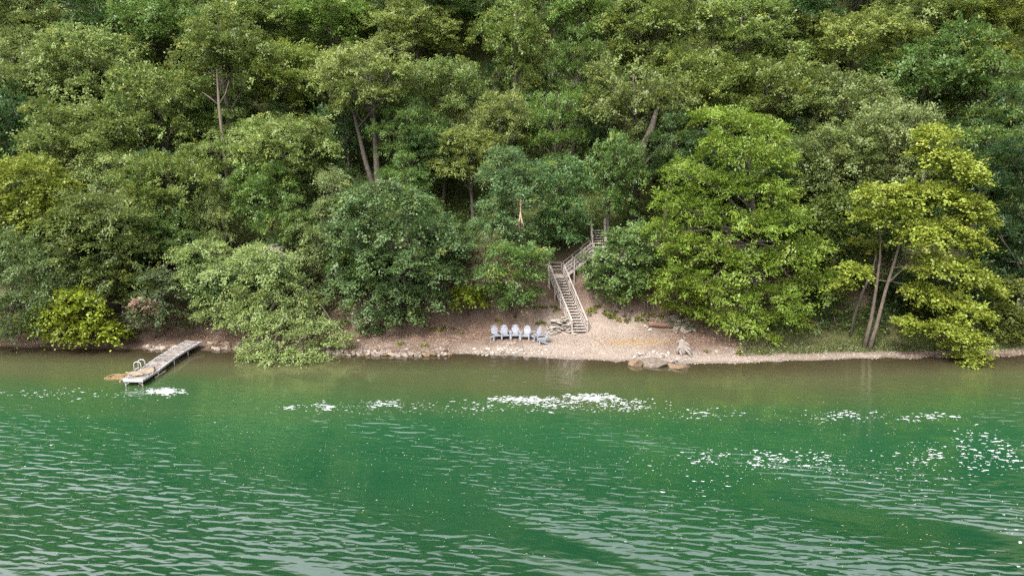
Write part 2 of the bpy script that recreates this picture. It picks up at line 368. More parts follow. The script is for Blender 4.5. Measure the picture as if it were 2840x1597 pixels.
# ------------------------------------------------------------------ foliage
def norm(a): return a/np.maximum(np.linalg.norm(a, axis=-1, keepdims=True), 1e-6)
KINDS = {  # leaf length, width, leaves per clump, clump radius, droop, clump flatness, yellow share
    'broad':  dict(L=.195, Wd=.125, n=32, cr=.42, droop=.25, flat=.42, yel=.10),
    'maple':  dict(L=.20, Wd=.145, n=30, cr=.44, droop=.35, flat=.44, yel=.05),
    'fine':   dict(L=.21, Wd=.080, n=38, cr=.48, droop=.55, flat=.40, yel=.06),
    'walnut': dict(L=.25, Wd=.095, n=32, cr=.52, droop=.55, flat=.32, yel=.08),
    'big':    dict(L=.205, Wd=.165, n=27, cr=.42, droop=.4, flat=.5, yel=.20),
}
def crown_mesh(name, lobes, kind, rng, dens=1.0, leaf=LEAF):
    """lobes: (x,y,z,rx,ry,rz) foliage masses; every mass carries leafy sprays on its outside, every spray many leaves"""
    k = KINDS[kind]; Cs, Os, T = [], [], []
    L = np.array(lobes, float)
    for i, (x, y, z, rx, ry, rz) in enumerate(L):
        area = 4*math.pi*((rx*ry)**1.6/3 + (rx*rz)**1.6/3 + (ry*rz)**1.6/3)**(1/1.6)
        m = max(6, int(area*dens*1.75*(.42/k['cr'])**1.0))
        d = norm(rng.normal(size=(m, 3))); d[:, 2] = np.where(d[:, 2] < -.35, -d[:, 2]*.8, d[:, 2])
        d = norm(d); f = rng.uniform(.55, 1.08, (m, 1))**.6
        q = d*f*np.array([rx, ry, rz]); Cc = q + np.array([x, y, z])
        keep = np.ones(m, bool)
        for j in range(len(L)):
            if j == i: continue
            e = (Cc - L[j, :3])/L[j, 3:]
            keep &= (np.sum(e*e, 1) > .42)
        Cs.append(Cc[keep]); Os.append(d[keep]); T.append(np.full(keep.sum(), rng.uniform(-.12, .12)))
    C, O, T = np.concatenate(Cs), np.concatenate(Os), np.concatenate(T)
    m = len(C)
    ct = np.clip(.5 + T + rng.normal(0, .13, m), 0, 1)
    cy = (rng.random(m) < k['yel']).astype(float)*rng.uniform(.3, 1, m)
    size = rng.uniform(.65, 1.3, m)*k['cr']
    cnt = np.maximum(4, (k['n']*size/k['cr']).astype(int)); ix = np.repeat(np.arange(m), cnt); N = len(ix)
    a = norm(O*np.array([1, 1, .55]) + rng.normal(0, .35, (m, 3)) + np.array([0, 0, -.10]))
    up = norm(np.array([0, 0, 1.0]) + O*.55 + rng.normal(0, .18, (m, 3)))
    b = norm(np.cross(up, a)); c = norm(np.cross(a, b))
    s = rng.normal(0, .55, N); t = rng.normal(0, .5, N); w = rng.normal(0, .5, N)
    A, B, CC = a[ix], b[ix], c[ix]; S = size[ix][:, None]
    pos = C[ix] + A*(s[:, None]*S*1.25) + B*(t[:, None]*S*.85) + CC*(w[:, None]*S*k['flat'])
    pos[:, 2] -= k['droop']*np.maximum(s, 0)**2*size[ix]*.7
    nrm = norm(CC + rng.normal(0, .30, (N, 3)))
    dr = A + B*np.sign(t)[:, None]*.7 + rng.normal(0, .55, (N, 3)); dr[:, 2] -= .25
    dr = norm(dr - nrm*np.sum(dr*nrm, 1, keepdims=True)); sd = np.cross(nrm, dr)
    ls = rng.uniform(.7, 1.25, (N, 1)); Ln, Wn = k['L']*ls, k['Wd']*ls
    V = np.empty((N, 4, 3))
    V[:, 0] = pos - dr*Ln*.5 - nrm*Ln*.05; V[:, 2] = pos + dr*Ln*.5 - nrm*Ln*.10
    V[:, 1] = pos + sd*Wn*.5 + nrm*Ln*.06 - dr*Ln*.06; V[:, 3] = pos - sd*Wn*.5 + nrm*Ln*.06 - dr*Ln*.06
    at_ = np.stack([np.clip(ct[ix] + rng.normal(0, .10, N), 0, 1), np.clip(cy[ix] + (rng.random(N) < .02)*.8, 0, 1), rng.random(N)], 1)
    return quads_mesh(name, V, leaf, at_)

def trunk_mesh(name, base_r, path, lobes, m, rng, limbs=.8, twig=.035):
    """tapered trunk along path with limbs that reach the foliage masses"""
    mb = MB(); path = [Vector(q) for q in path]; nP = len(path)
    rad = [base_r*(1 - .80*i/(nP-1)) for i in range(nP)]; rad[0] *= 1.3
    mb.tube(path, rad, 8, True, .06, rng)
    for lb in lobes:
        if rng.random() > limbs: continue
        e = Vector(lb[:3])
        best = min(range(max(1, nP//2), nP), key=lambda i: abs((e-path[i]).length*.35 - (e.z-path[i].z)) + .25*(e-path[i]).length)
        s = path[best].lerp(path[best-1], rng.uniform(0, .8)); r0 = min(rad[best]*.6, .15)
        mid = s.lerp(e, .5) + Vector((rng.uniform(-.3, .3), rng.uniform(-.3, .3), .12*(e-s).length))
        pts = [s, s.lerp(mid, .55)+Vector((0, 0, .05)), mid, mid.lerp(e, .6), e]
        mb.tube(pts, [r0, r0*.8, r0*.6, r0*.42, twig*.7], 5, False, .05, rng)
        for _ in range(2):
            t = e + Vector((rng.uniform(-1, 1)*lb[3], rng.uniform(-1, 1)*lb[4], rng.uniform(-.1, .9)*lb[5]))*.85
            mb.tube([mid.lerp(e, rng.uniform(.3, .9)), (mid.lerp(e, .7)+t)*.5+Vector((0, 0, .1)), t], [r0*.35, twig*.6, twig*.3], 4, False, 0, rng)
    return mb.mesh(name, m)

def bent_path(top, rng, bend=.25, n=7, start=(0, 0, 0)):
    top = Vector(top); s = Vector(start); o1, o2 = rng.uniform(-1, 1)*bend, rng.uniform(-1, 1)*bend
    pts = []
    for i in range(n):
        t = i/(n-1); q = s.lerp(top, t)
        q.x += math.sin(t*math.pi)*o1 + math.sin(t*math.pi*2)*o2*.6; q.y += math.sin(t*math.pi)*o2
        pts.append(q)
    pts[0] = s.copy(); pts[0].z -= .3
    return pts

# shared crowns for the hillside trees: 10 m wide, 8 m high round the origin
def archetype(shape, kind, seed, dens):
    rng = np.random.default_rng(seed); lobes = []
    tries = 0; target = {'dome': 27, 'oval': 22, 'tier': 24, 'spread': 27}[shape]
    while len(lobes) < target and tries < 4000:
        tries += 1
        d = norm(rng.normal(size=3)); f = rng.random()**.4
        q = d*f*np.array([4.0, 4.0, 3.0])
        if shape == 'dome' and q[2] < -2.5: continue
        if shape == 'oval':
            w = np.interp(q[2], [-3, -1.2, 1, 3], [.75, 1, .8, .35]); q[:2] *= w
        if shape == 'tier': q[2] = round(q[2]/1.6)*1.6 + rng.normal(0, .15)
        if shape == 'spread' and q[2] < -2.7 + .22*np.hypot(q[0], q[1]): continue
        r = rng.uniform(1.15, 1.75)
        if any(np.linalg.norm((q-np.array(o[:3]))/np.array([1, 1, .8])) < 1.35 for o in lobes): continue
        fl = .58 if shape == 'tier' else rng.uniform(.75, 1.0)
        lobes.append((*q, r*rng.uniform(.9, 1.2), r*rng.uniform(.9, 1.2), r*fl))
    return lobes, crown_mesh('crown', lobes, kind, rng, dens), kind
ARCH = {}
for nm_, shp, kd in (('oak', 'dome', 'broad'), ('ash', 'oval', 'broad'), ('map', 'dome', 'maple'), ('loc', 'tier', 'fine'), ('spr', 'spread', 'broad'), ('wal', 'tier', 'walnut')):
    ARCH[nm_] = [archetype(shp, kd, 100+len(ARCH)*10+i, .80) for i in range(2)]

tree_no = [0]
def plant(name, base, crown_c, w, h, arch, col, label, cat, group, rng, trunk_r=None, barkm=BARK, fork=False, limbs=.8, variant=None):
    """a tree: Empty at the foot > trunk (with limbs), crown"""
    lobes, cme, kind = ARCH[arch][(variant if variant is not None else tree_no[0]) % 2]
    tree_no[0] += 1
    t = empty(name, base); tag(t, label, cat, group)
    rel = Vector(crown_c) - Vector(base); rz = rng.uniform(0, 6.28)
    s = (w/10.4, w/10.4, h/8.0)
    c = link('crown', cme, t); c.location = rel; c.rotation_euler = (0, 0, rz); c.scale = s; c.color = (*col, 1)
    Mx = Matrix.Translation(rel) @ Matrix.Rotation(rz, 4, 'Z') @ Matrix.Diagonal((*s, 1))
    lw = [(*(Mx @ Vector(lb[:3])), lb[3]*s[0], lb[4]*s[0], lb[5]*s[2]) for lb in lobes]
    tr_ = trunk_r or max(.10, .022*(rel.z + h*.4))
    top = rel + Vector((rng.uniform(-.4, .4), rng.uniform(-.4, .4), h*.28))
    link('trunk', trunk_mesh('trunk', tr_, bent_path(top, rng, .25), lw, barkm, rng, limbs), t)
    if fork:
        link('trunk', trunk_mesh('trunk', tr_*.8, bent_path(rel + Vector((-w*.26, .2, h*.1)), rng, .25, 7), lw[::3], barkm, rng, .8), t)
    return t

def tint(c, rng, j=.12):
    f = 1 + rng.uniform(-j, j); return (c[0]*f*(1+rng.uniform(-j, j)*.3), c[1]*f, c[2]*f*(1+rng.uniform(-j, j)))
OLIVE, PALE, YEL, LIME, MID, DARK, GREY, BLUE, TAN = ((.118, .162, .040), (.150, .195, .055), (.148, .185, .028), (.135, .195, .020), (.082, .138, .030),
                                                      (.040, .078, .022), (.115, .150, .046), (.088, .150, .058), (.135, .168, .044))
# crowns read off the hillside, photo at 2576 px wide: centre x, y, width, height, crown kind, colour, crown height above ground, name for others to refer to, where
HILL = [
 (60, 75, 250, 170, 'spr', PALE, 9, 'pale olive tree in the top left corner', ''),
 (255, 75, 190, 190, 'wal', DARK, 8, 'very dark shaded tree near the top left', ''),
 (420, 60, 230, 160, 'map', MID, 9, 'mid green tree at the top edge', 'right of the very dark one'),
 (640, 60, 250, 150, 'oak', OLIVE, 9, 'olive tree at the top edge above the forked trunk tree', ''),
 (835, 50, 220, 150, 'map', MID, 9, 'green domed tree touching the top edge', 'left of the wide pale one'),
 (1050, 85, 250, 140, 'spr', PALE, 9.5, 'wide pale crown above the dead forked branch', ''),
 (1130, 10, 260, 110, 'wal', DARK, 8, 'dark crown at the top edge left of centre', ''),
 (1290, 120, 230, 230, 'ash', OLIVE, 12, 'tall egg shaped tree at the top centre', 'with thin bare limbs below its crown'),
 (1455, 55, 170, 170, 'oak', MID, 9, 'narrow green tree at the top edge', 'just right of the tall egg shaped one'),
 (1650, 95, 290, 210, 'oak', OLIVE, 11, 'big olive oak like tree at the top', 'above the upper end of the stairs'),
 (1855, 115, 270, 190, 'spr', OLIVE, 10, 'olive tree behind the lime tree top', ''),
 (2000, 30, 220, 140, 'map', DARK, 9, 'dark tree at the top edge right of centre', ''),
 (2150, 130, 270, 190, 'oak', TAN, 10, 'yellowing olive crown at upper right', 'over a slanting bare trunk'),
 (2330, 55, 240, 150, 'oak', OLIVE, 9, 'olive crown at the top edge', 'left of the corner with yellow leaves'),
 (2500, 75, 230, 170, 'spr', YEL, 9, 'yellow tinged tree in the top right corner', ''),
 (70, 200, 250, 190, 'loc', OLIVE, 9, 'olive tree at the left edge', 'below the pale top left crown'),
 (235, 195, 240, 180, 'spr', PALE, 9, 'pale yellowish tree in front of the dark gap', ''),
 (545, 140, 240, 200, 'ash', OLIVE, 13, 'tallest tree at upper left', 'with a long bare trunk showing down through its crown'),
 (715, 195, 240, 180, 'oak', OLIVE, 9.5, 'round olive tree left of the forked trunk tree', ''),
 (935, 205, 260, 190, 'spr', PALE, 12, 'forked trunk tree', 'with two bare grey trunks and a dead branch on top'),
 (1120, 235, 190, 190, 'oak', OLIVE, 9, 'olive tree right of the forked trunk tree', ''),
 (1455, 185, 170, 180, 'wal', MID, 9, 'shaded green tree right of the tall egg shaped tree', ''),
 (1600, 265, 250, 210, 'map', GREY, 11, 'tree on the thick curved trunk', 'above the stairs'),
 (1765, 240, 250, 190, 'oak', OLIVE, 9, 'olive crown above the left of the lime tree', ''),
 (1935, 235, 230, 180, 'oak', OLIVE, 9.5, 'olive crown directly above the lime tree top', ''),
 (2120, 290, 250, 190, 'spr', GREY, 9, 'grey green crown', 'over the dark hollow right of the lime tree'),
 (2320, 190, 250, 190, 'map', MID, 9, 'deep green crown at upper right', 'under the olive top edge crown'),
 (2490, 230, 230, 200, 'wal', MID, 9, 'drooping green crown at the right edge', 'below the yellow corner'),
 (50, 315, 210, 170, 'map', DARK, 8, 'dark tree at the left edge', 'halfway up the forest'),
 (225, 365, 250, 170, 'oak', OLIVE, 8, 'olive crown above the yellow left edge tree', ''),
 (395, 290, 220, 190, 'spr', OLIVE, 8.5, 'olive tree left of the long bare trunk', ''),
 (580, 375, 210, 150, 'wal', OLIVE, 5.6, 'low crown wrapped round the long bare trunk', ''),
 (725, 375, 240, 180, 'oak', PALE, 8.5, 'round pale tree above the pale feathery one', 'left of the twin grey trunks'),
 (1030, 335, 190, 170, 'loc', MID, 8, 'green crown right of the twin grey trunks', ''),
 (1175, 400, 180, 140, 'spr', TAN, 7, 'tan yellow crown above the round dark maple', ''),
 (1265, 315, 170, 150, 'oak', PALE, 8, 'small pale crown in the middle', 'under the tall egg shaped tree'),
 (1405, 305, 170, 190, 'loc', MID, 8.5, 'slim green tree above the stairs landing', 'left of the thick curved trunk'),
 (1545, 450, 160, 200, 'map', MID, 7, 'leafy tree just left of the thick curved trunk', ''),
 (1690, 395, 200, 170, 'wal', DARK, 8, 'dark crown in the gap beside the lime tree', ''),
 (2090, 420, 240, 180, 'oak', GREY, 8, 'grey olive crown touching the lime tree right side', ''),
 (2245, 385, 220, 200, 'spr', GREY, 8.5, 'greyish crown left of the yellow water side tree', ''),
 (2475, 410, 210, 190, 'wal', MID, 8, 'green crown behind the yellow water side tree', ''),
 (2565, 330, 180, 170, 'map', DARK, 8, 'dark crown at the right edge', 'halfway up the forest'),
 (270, 455, 230, 170, 'loc', PALE, 7, 'pale fluffy tree right of the yellow left edge tree', ''),
 (425, 475, 220, 190, 'oak', OLIVE, 7, 'olive tree left of the foot of the long bare trunk', ''),
 (555, 555, 130, 170, 'loc', PALE, 5, 'small pale spire shaped tree above the dock', ''),
 (430, 600, 170, 140, 'map', MID, 5, 'fresh green tree up the slope above the dock', ''),
 (665, 500, 190, 170, 'oak', MID, 6.5, 'shadowed tree behind the pale feathery tree', ''),
 (745, 570, 140, 120, 'wal', MID, 5, 'low green tree behind the bleached dead branch', ''),
]
def sol_depth(cx, cy, hc):
    lo = 55.0
    while lo < 125:
        q = at(cx*K, cy*K, lo)
        if q.z - tz(q.x, lo) < hc: break
        lo += .25
    return q
rng = random.Random(5)
hill_pos = []
for (cx, cy, w, h, ar, colr, hc, short, where) in HILL:
    q = sol_depth(cx, cy, hc); pxm = F/(Vector((q.x, q.y, q.z-CAM_H)).length)
    base = Vector((q.x + rng.uniform(-.5, .5), q.y + .4, 0)); base.z = tz(base.x, base.y)
    ww, hh_ = w*K/pxm, h*K/pxm
    bigger = 1.10
    fork = short.startswith('forked'); trunk_r = {'forked trunk tree': .40, 'tree on the thick curved trunk': .55, 'tallest tree at upper left': .38}.get(short)
    t = plant('tree', base, q, ww*bigger, hh_*1.22, ar, tint(colr, rng, .14), (short + ' ' + where).strip(), 'tree', 'trees on the hillside', rng, trunk_r, BARK, fork)
    hill_pos.append((q.x, q.y, short))
    if fork:
        db = MB(); o = Vector(q) - base + Vector((.6, -1.0, hh_*.45))
        db.tube([o+Vector((-.3, 0, -1.6)), o+Vector((-.2, 0, -.5)), o, o+Vector((.5, 0, .35)), o+Vector((1.0, .1, .9))], [.09, .08, .07, .055, .03], 5)
        db.tube([o, o+Vector((-.5, 0, .3)), o+Vector((-.75, 0, .8))], [.06, .05, .02], 5)
        db.tube([o+Vector((.9, .1, .8)), o+Vector((1.0, .1, 1.5)), o+Vector((.7, .1, 2.1))], [.05, .035, .015], 5)
        db.v = [tuple(Vector(v_)*.62 + o*.38) for v_ in db.v]
        db.build('dead_branch', DEADWOOD, t)['label'] = 'bleached dead branch sticking out of the crown'
    if short.startswith('tallest'):
        # the bare trunk stands in front of the foliage
        mb = MB(); o = base
        for_p = [at(574*K, 500*K, q.y-3.4)-base, at(570*K, 430*K, q.y-3.4)-base, at(560*K, 350*K, q.y-3.3)-base, at(551*K, 265*K, q.y-3.0)-base, at(545*K, 175*K, q.y-2.2)-base]
        for_p[0].z = tz(for_p[0].x+base.x, for_p[0].y+base.y) - base.z - .3
        mb.tube(for_p, [.23, .20, .18, .14, .06], 8, True, .05)
        mb.tube([for_p[3], for_p[3]+Vector((.7, 0, 1.0)), for_p[3]+Vector((1.0, .4, 2.2))], [.09, .06, .03], 6)
        mb.tube([for_p[3], for_p[3]+Vector((-.8, 0, .7)), for_p[3]+Vector((-1.6, .3, 1.2))], [.09, .06, .03], 5)
        mb.tube([for_p[1]+Vector((0, 0, .5)), for_p[1]+Vector((-.9, 0, 1.7)), for_p[1]+Vector((-1.3, .3, 2.8))], [.11, .08, .04], 5)
        mb.build('bare_trunk', PALEBARK, t)
    if short.startswith('tree on the thick'):
        mb = MB(); o = Vector((q.x, q.y, q.z)) - base
        pts = [at(1590*K, 505*K, q.y-2)-base, at(1600*K, 440*K, q.y-2)-base, at(1612*K, 380*K, q.y-2.4)-base, at(1640*K, 320*K, q.y-2.6)-base, at(1655*K, 265*K, q.y-1.2)-base]
        pts[0].z -= 3
        mb.tube(pts, [.45, .38, .34, .28, .14], 9, True, .05)
        mb.tube([pts[1], at(1650*K, 380*K, q.y-3)-base, at(1675*K, 345*K, q.y-3)-base], [.16, .11, .04], 6)
        mb.build('curved_trunk', BARK, t)

# understorey that fills the hill between them
used_rel = {}
fr_ = random.Random(21); fills = 0
STX0, STX1 = at(1500, 700, 57).x, at(1760, 700, 57).x
for iy, y0 in enumerate((57.5, 62, 66.5, 72, 78, 85, 92, 99)):
    x = -.80*y0
    while x < .80*y0:
        fx, fy = x + fr_.uniform(-1.5, 1.5), y0 + fr_.uniform(-1.5, 1.5)
        x += 6.6 if y0 < 84 else 8.2
        if STX0-2.5 < fx < STX1+2.5 and fy < 66: continue
        near = sorted(((hx-fx)**2 + (hy-fy)**2)**.5 for hx, hy, _ in hill_pos)
        if y0 < 85 and near[0] < 2.6: continue
        hc = fr_.uniform(3.0, 4.2) if y0 < 60 else fr_.uniform(4.2, 6.2) if y0 < 84 else fr_.uniform(8, 10.5)
        wd = fr_.uniform(6.0, 8.5) if y0 < 84 else fr_.uniform(9, 12)
        base = Vector((fx, fy, tz(fx, fy)))
        shorts = sorted(hill_pos, key=lambda q: (q[0]-fx)**2 + (q[1]-fy)**2)
        lab = None
        for hx, hy, s in shorts:
            rel = ('behind' if fy > hy+1 else 'below') if abs(fx-hx) < 3 else ('left of' if fx < hx else 'right of')
            rel = {'behind': 'half hidden behind', 'below': 'low under', 'left of': 'low at the left of', 'right of': 'low at the right of'}[rel]
            if (rel, s) not in used_rel:
                used_rel[(rel, s)] = 1; lab = f"tree {rel} the {s}"; break
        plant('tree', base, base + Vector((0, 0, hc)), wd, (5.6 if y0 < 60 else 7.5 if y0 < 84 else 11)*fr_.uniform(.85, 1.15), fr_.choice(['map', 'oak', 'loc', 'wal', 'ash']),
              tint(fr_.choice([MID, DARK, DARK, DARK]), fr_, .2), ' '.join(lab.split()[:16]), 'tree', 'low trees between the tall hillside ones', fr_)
        fills += 1
print('fill trees', fills)

# ------------------------------------------------------------------ the trees and shrubs along the shore, each with a crown of its own
def hero(name, base_px, Yc, D, lobes_px, kind, col, label, cat, seed, paths=None, trunk_r=.2, dens=1.0, lean=None, barkm=BARK, limbs=.7, back=True, ysh=None, base_z=None, jitter=True, group=None):
    rg = random.Random(seed); nr = np.random.default_rng(seed)
    b = on_ground(base_px[0]*K, base_px[1]*K)
    L = np.array([q[:4] for q in lobes_px], float)
    x0, x1 = (L[:, 0]-L[:, 2]).min(), (L[:, 0]+L[:, 2]).max(); y0, y1 = (L[:, 1]-L[:, 3]).min(), (L[:, 1]+L[:, 3]).max()
    lob = []
    for px, py, rx, ry in L:
        nx, ny = (px-(x0+x1)/2)/((x1-x0)/2), (py-(y0+y1)/2)/((y1-y0)/2)
        q = math.sqrt(max(0.05, 1-min(1, nx*nx*.8+ny*ny*.5)))
        dY = -D*q*rg.uniform(.6, 1.0)
        if ysh: dY += ysh(px, py)
        for side in ((dY,) if not back or rg.random() > .62 else (dY, -dY*rg.uniform(.5, .9))):
            Y = Yc + side; c = at(px*K, py*K, Y); pm = F/math.sqrt(c.x**2+c.y**2+(c.z-CAM_H)**2)
            RX, RZ = rx*K/pm, ry*K/pm
            lift = max(0, tz(c.x, c.y) + RZ*.45 - c.z)
            lob.append((c.x-b.x, c.y-b.y, c.z+lift-b.z, RX*1.05, (RX*.6+RZ*.5), RZ*1.02))
    t = empty(name, b); tag(t, label, cat, group)
    cm = crown_mesh('crown', lob, kind, nr, dens); c = link('crown', cm, t); c.color = (*col, 1)
    la = np.array(lob)
    if paths is None:
        top = Vector((la[:, 0].mean(), la[:, 1].mean(), la[:, 2].max()*.85)); paths = [bent_path(top, rg, .3)]
        lists = [lob]
    else:
        paths = [[Vector(p_)-b for p_ in pp] for pp in paths]; lists = [lob[i::len(paths)] for i in range(len(paths))]
    for pp, ll in zip(paths, lists):
        link('trunk', trunk_mesh('trunk', trunk_r, pp, ll, barkm, rg, limbs), t)
    return t, lob

hero('tree', (90, 780), 57, 3.0, [(20, 470, 60, 45), (70, 440, 55, 38), (125, 485, 55, 40), (60, 520, 70, 45), (140, 545, 60, 40), (5, 560, 60, 50), (90, 590, 70, 40), (-30, 500, 50, 50)],
     'big', (.140, .175, .026), 'yellow green tree at the left edge above the dark feathery bush', 'tree', 31, dens=1.05)
hero('tree', (20, 845), 53.6, 2.2, [(30, 640, 60, 50), (105, 670, 60, 45), (10, 710, 70, 50), (90, 740, 60, 50), (25, 790, 70, 45), (100, 800, 50, 40), (30, 842, 55, 22), (-40, 760, 60, 70), (150, 720, 45, 40)],
     'fine', (.090, .132, .045), 'dark feathery tree hanging over the water at the left edge', 'tree', 32)
hero('tree', (300, 780), 56, 3.0, [(230, 520, 70, 45), (290, 560, 70, 45), (190, 570, 70, 45), (250, 620, 80, 50), (330, 640, 60, 50), (300, 700, 60, 40), (160, 640, 60, 45), (220, 690, 60, 40), (345, 720, 45, 35), (260, 750, 60, 35)],
     'walnut', (.100, .135, .036), 'broad olive tree above the yellow shrub and left of the dock', 'tree', 33)
hero('shrub', (215, 845), 52.3, 1.2, [(190, 748, 42, 20), (160, 782, 48, 24), (222, 778, 40, 24), (130, 815, 38, 24), (190, 818, 55, 26), (250, 835, 50, 24), (292, 848, 32, 16), (150, 838, 40, 18), (215, 850, 40, 14)],
     'big', (.160, .205, .016), 'bright yellow green shrub at the water left of the dock', 'shrub', 34, trunk_r=.06, dens=1.0)
t, lob = hero('shrub', (388, 850), 53.3, .9, [(400, 705, 35, 25), (425, 742, 35, 22), (375, 772, 40, 22), (355, 808, 34, 20), (412, 800, 34, 24), (385, 740, 28, 20)],
     'walnut', (.075, .105, .045), 'small shrub with a clump of dead pinkish leaves beside the dock', 'shrub', 35, trunk_r=.07, barkm=PALEBARK)
b = Vector(t.location); c_ = at(358*K, 772*K, 51.9)
dl = link('dead_leaves', crown_mesh('dead_leaves', [(c_.x-b.x, c_.y-b.y, c_.z-b.z, .75, .6, .6), (c_.x-b.x+.6, c_.y-b.y+.2, c_.z-b.z-.4, .5, .5, .4)], 'big', np.random.default_rng(3), 1.6), t)
dl.color = (.26, .165, .125, 1); dl['label'] = 'clump of dead pinkish brown leaves'
FY = lambda px, py: -np.interp(py, [780, 830, 900, 915], [0, 1.4, 3.4, 4.2])
hero('tree', (770, 775), 54.6, 2.6, [(520, 640, 55, 32), (468, 655, 36, 26), (580, 690, 60, 36), (500, 710, 55, 36), (560, 755, 60, 36), (640, 650, 50, 32), (650, 710, 55, 38), (700, 680, 48, 38), (530, 800, 42, 22), (620, 780, 48, 38), (680, 760, 50, 42), (722, 722, 42, 38),
      (640, 830, 45, 32), (700, 830, 52, 36), (645, 876, 42, 24), (690, 888, 46, 20), (760, 838, 48, 30), (805, 832, 48, 28), (848, 850, 32, 20), (770, 884, 48, 22), (822, 878, 38, 22), (750, 770, 40, 40), (700, 912, 46, 18), (765, 914, 46, 18), (850, 872, 36, 22), (650, 902, 38, 18), (832, 905, 30, 14), (872, 862, 26, 18), (640, 802, 42, 30), (700, 800, 44, 30), (600, 825, 40, 26), (765, 805, 40, 28), (570, 800, 40, 26)],
     'fine', (.190, .250, .085), 'pale feathery tree drooping over the water right of the dock', 'tree', 36, trunk_r=.22, ysh=FY, dens=1.0)
hero('tree', (1010, 800), 56.3, 3.6, [(900, 520, 55, 42), (960, 500, 58, 42), (1040, 520, 55, 42), (870, 590, 52, 42), (940, 580, 58, 42), (1020, 590, 58, 46), (1090, 580, 55, 42), (1135, 630, 45, 42), (880, 650, 48, 46), (950, 660, 58, 46), (1040, 670, 58, 46), (1115, 700, 52, 42),
      (862, 720, 42, 38), (930, 740, 58, 42), (1010, 750, 58, 42), (1080, 758, 52, 36), (950, 800, 52, 30), (1020, 798, 48, 26), (925, 833, 32, 14)],
     'maple', (.080, .130, .046), 'large round dark green maple like tree in the centre left', 'tree', 37, trunk_r=.25, dens=1.05)
hero('tree', (830, 740), 57.8, 1.8, [(840, 460, 38, 30), (872, 510, 42, 36), (828, 530, 38, 32), (850, 575, 38, 28), (800, 600, 40, 28), (760, 590, 36, 26), (790, 650, 42, 34), (760, 690, 40, 32)],
     'fine', (.125, .165, .055), 'slim pale feathery tree left of the large round dark tree', 'tree', 38)
hero('tree', (1300, 690), 58.8, 2.4, [(1270, 400, 45, 32), (1322, 440, 48, 36), (1250, 450, 42, 32), (1290, 500, 55, 38), (1240, 530, 42, 32), (1332, 520, 38, 32), (1270, 570, 48, 32), (1222, 570, 34, 28), (1310, 590, 38, 28), (1340, 480, 34, 28)],
     'walnut', BLUE, 'blue green feathery tree in the middle above the chairs', 'tree', 39)
hero('tree', (1415, 620), 60.2, 2.0, [(1420, 420, 45, 32), (1452, 470, 42, 32), (1390, 470, 38, 32), (1420, 520, 48, 32), (1448, 560, 34, 30), (1390, 560, 42, 30), (1372, 602, 36, 24), (1425, 600, 34, 22)],
     'walnut', (.080, .150, .050), 'deep green tree left of the upper stairs', 'tree', 40)
hero('tree', (1296, 797), 55.6, 1.8, [(1270, 640, 45, 32), (1325, 650, 42, 32), (1232, 690, 38, 26), (1290, 700, 48, 32), (1345, 695, 32, 26), (1365, 648, 28, 22), (1242, 730, 36, 22), (1300, 748, 44, 22), (1345, 738, 26, 16), (1285, 765, 32, 14)],
     'walnut', (.085, .145, .038), 'green young tree left of the lower stairs behind the chairs', 'tree', 41, trunk_r=.09, barkm=PALEBARK)
hero('shrub', (1180, 792), 55.9, .9, [(1168, 740, 34, 20), (1190, 763, 34, 16), (1150, 768, 24, 14), (1208, 742, 20, 16)],
     'maple', (.125, .165, .012), 'yellow green shrub on the brown bank between two dark trees', 'shrub', 42, trunk_r=.05)
hero('tree', (1560, 775), 57.0, 1.9, [(1505, 655, 42, 26), (1562, 632, 48, 32), (1605, 592, 42, 32), (1492, 690, 36, 24), (1540, 690, 48, 28), (1612, 650, 42, 32), (1572, 720, 42, 24), (1508, 722, 32, 20), (1612, 702, 38, 28), (1540, 745, 32, 14), (1562, 600, 36, 24), (1545, 655, 30, 22)],
     'maple', (.095, .155, .046), 'leafy green tree right of the stairs', 'tree', 43, trunk_r=.1, barkm=PALEBARK)
KY = lambda px, py: -np.interp(py, [600, 870], [0, 1.6])
hero('tree', (1915, 800), 56.0, 4.2, [(1790, 300, 45, 28), (1850, 318, 58, 38), (1930, 350, 42, 42), (1800, 385, 48, 45), (1870, 400, 58, 48), (1948, 420, 44, 48), (1720, 440, 46, 36), (1780, 470, 58, 46), (1860, 490, 68, 48), (1940, 500, 56, 48),
      (1682, 512, 46, 40), (1740, 540, 58, 46), (1820, 570, 68, 48), (1910, 590, 68, 48), (1985, 570, 56, 46), (1665, 590, 42, 40), (1720, 630, 58, 46), (1800, 660, 68, 48), (1890, 680, 68, 50), (1980, 660, 62, 48), (2040, 640, 46, 46),
      (1690, 700, 46, 36), (1760, 730, 58, 42), (1850, 750, 58, 46), (1940, 760, 62, 46), (2020, 740, 56, 46), (1800, 800, 48, 26), (1870, 818, 58, 30), (1950, 810, 58, 36), (1900, 848, 52, 18), (2078, 720, 38, 38), (2000, 800, 36, 30)],
     'walnut', (.132, .195, .026), 'huge bright lime green tree on the right of the beach', 'tree', 44, trunk_r=.38, ysh=KY, dens=1.0)
hero('tree', (1715, 800), 54.6, 1.0, [(1690, 730, 40, 24), (1732, 755, 38, 24), (1700, 778, 36, 18), (1755, 780, 30, 18), (1660, 752, 26, 16)],
     'walnut', (.125, .180, .022), 'small lime green tree above the reddish log', 'tree', 45, trunk_r=.06, barkm=PALEBARK)
hero('tree', (2075, 790), 57.8, 2.4, [(2060, 560, 56, 40), (2122, 520, 56, 42), (2152, 592, 46, 42), (2090, 620, 56, 42), (2142, 680, 46, 38), (2085, 690, 46, 36), (2125, 735, 40, 28), (2080, 760, 40, 24)],
     'maple', (.078, .112, .022), 'mid green tree between the lime tree and the leaning trunks', 'tree', 46, trunk_r=.3)
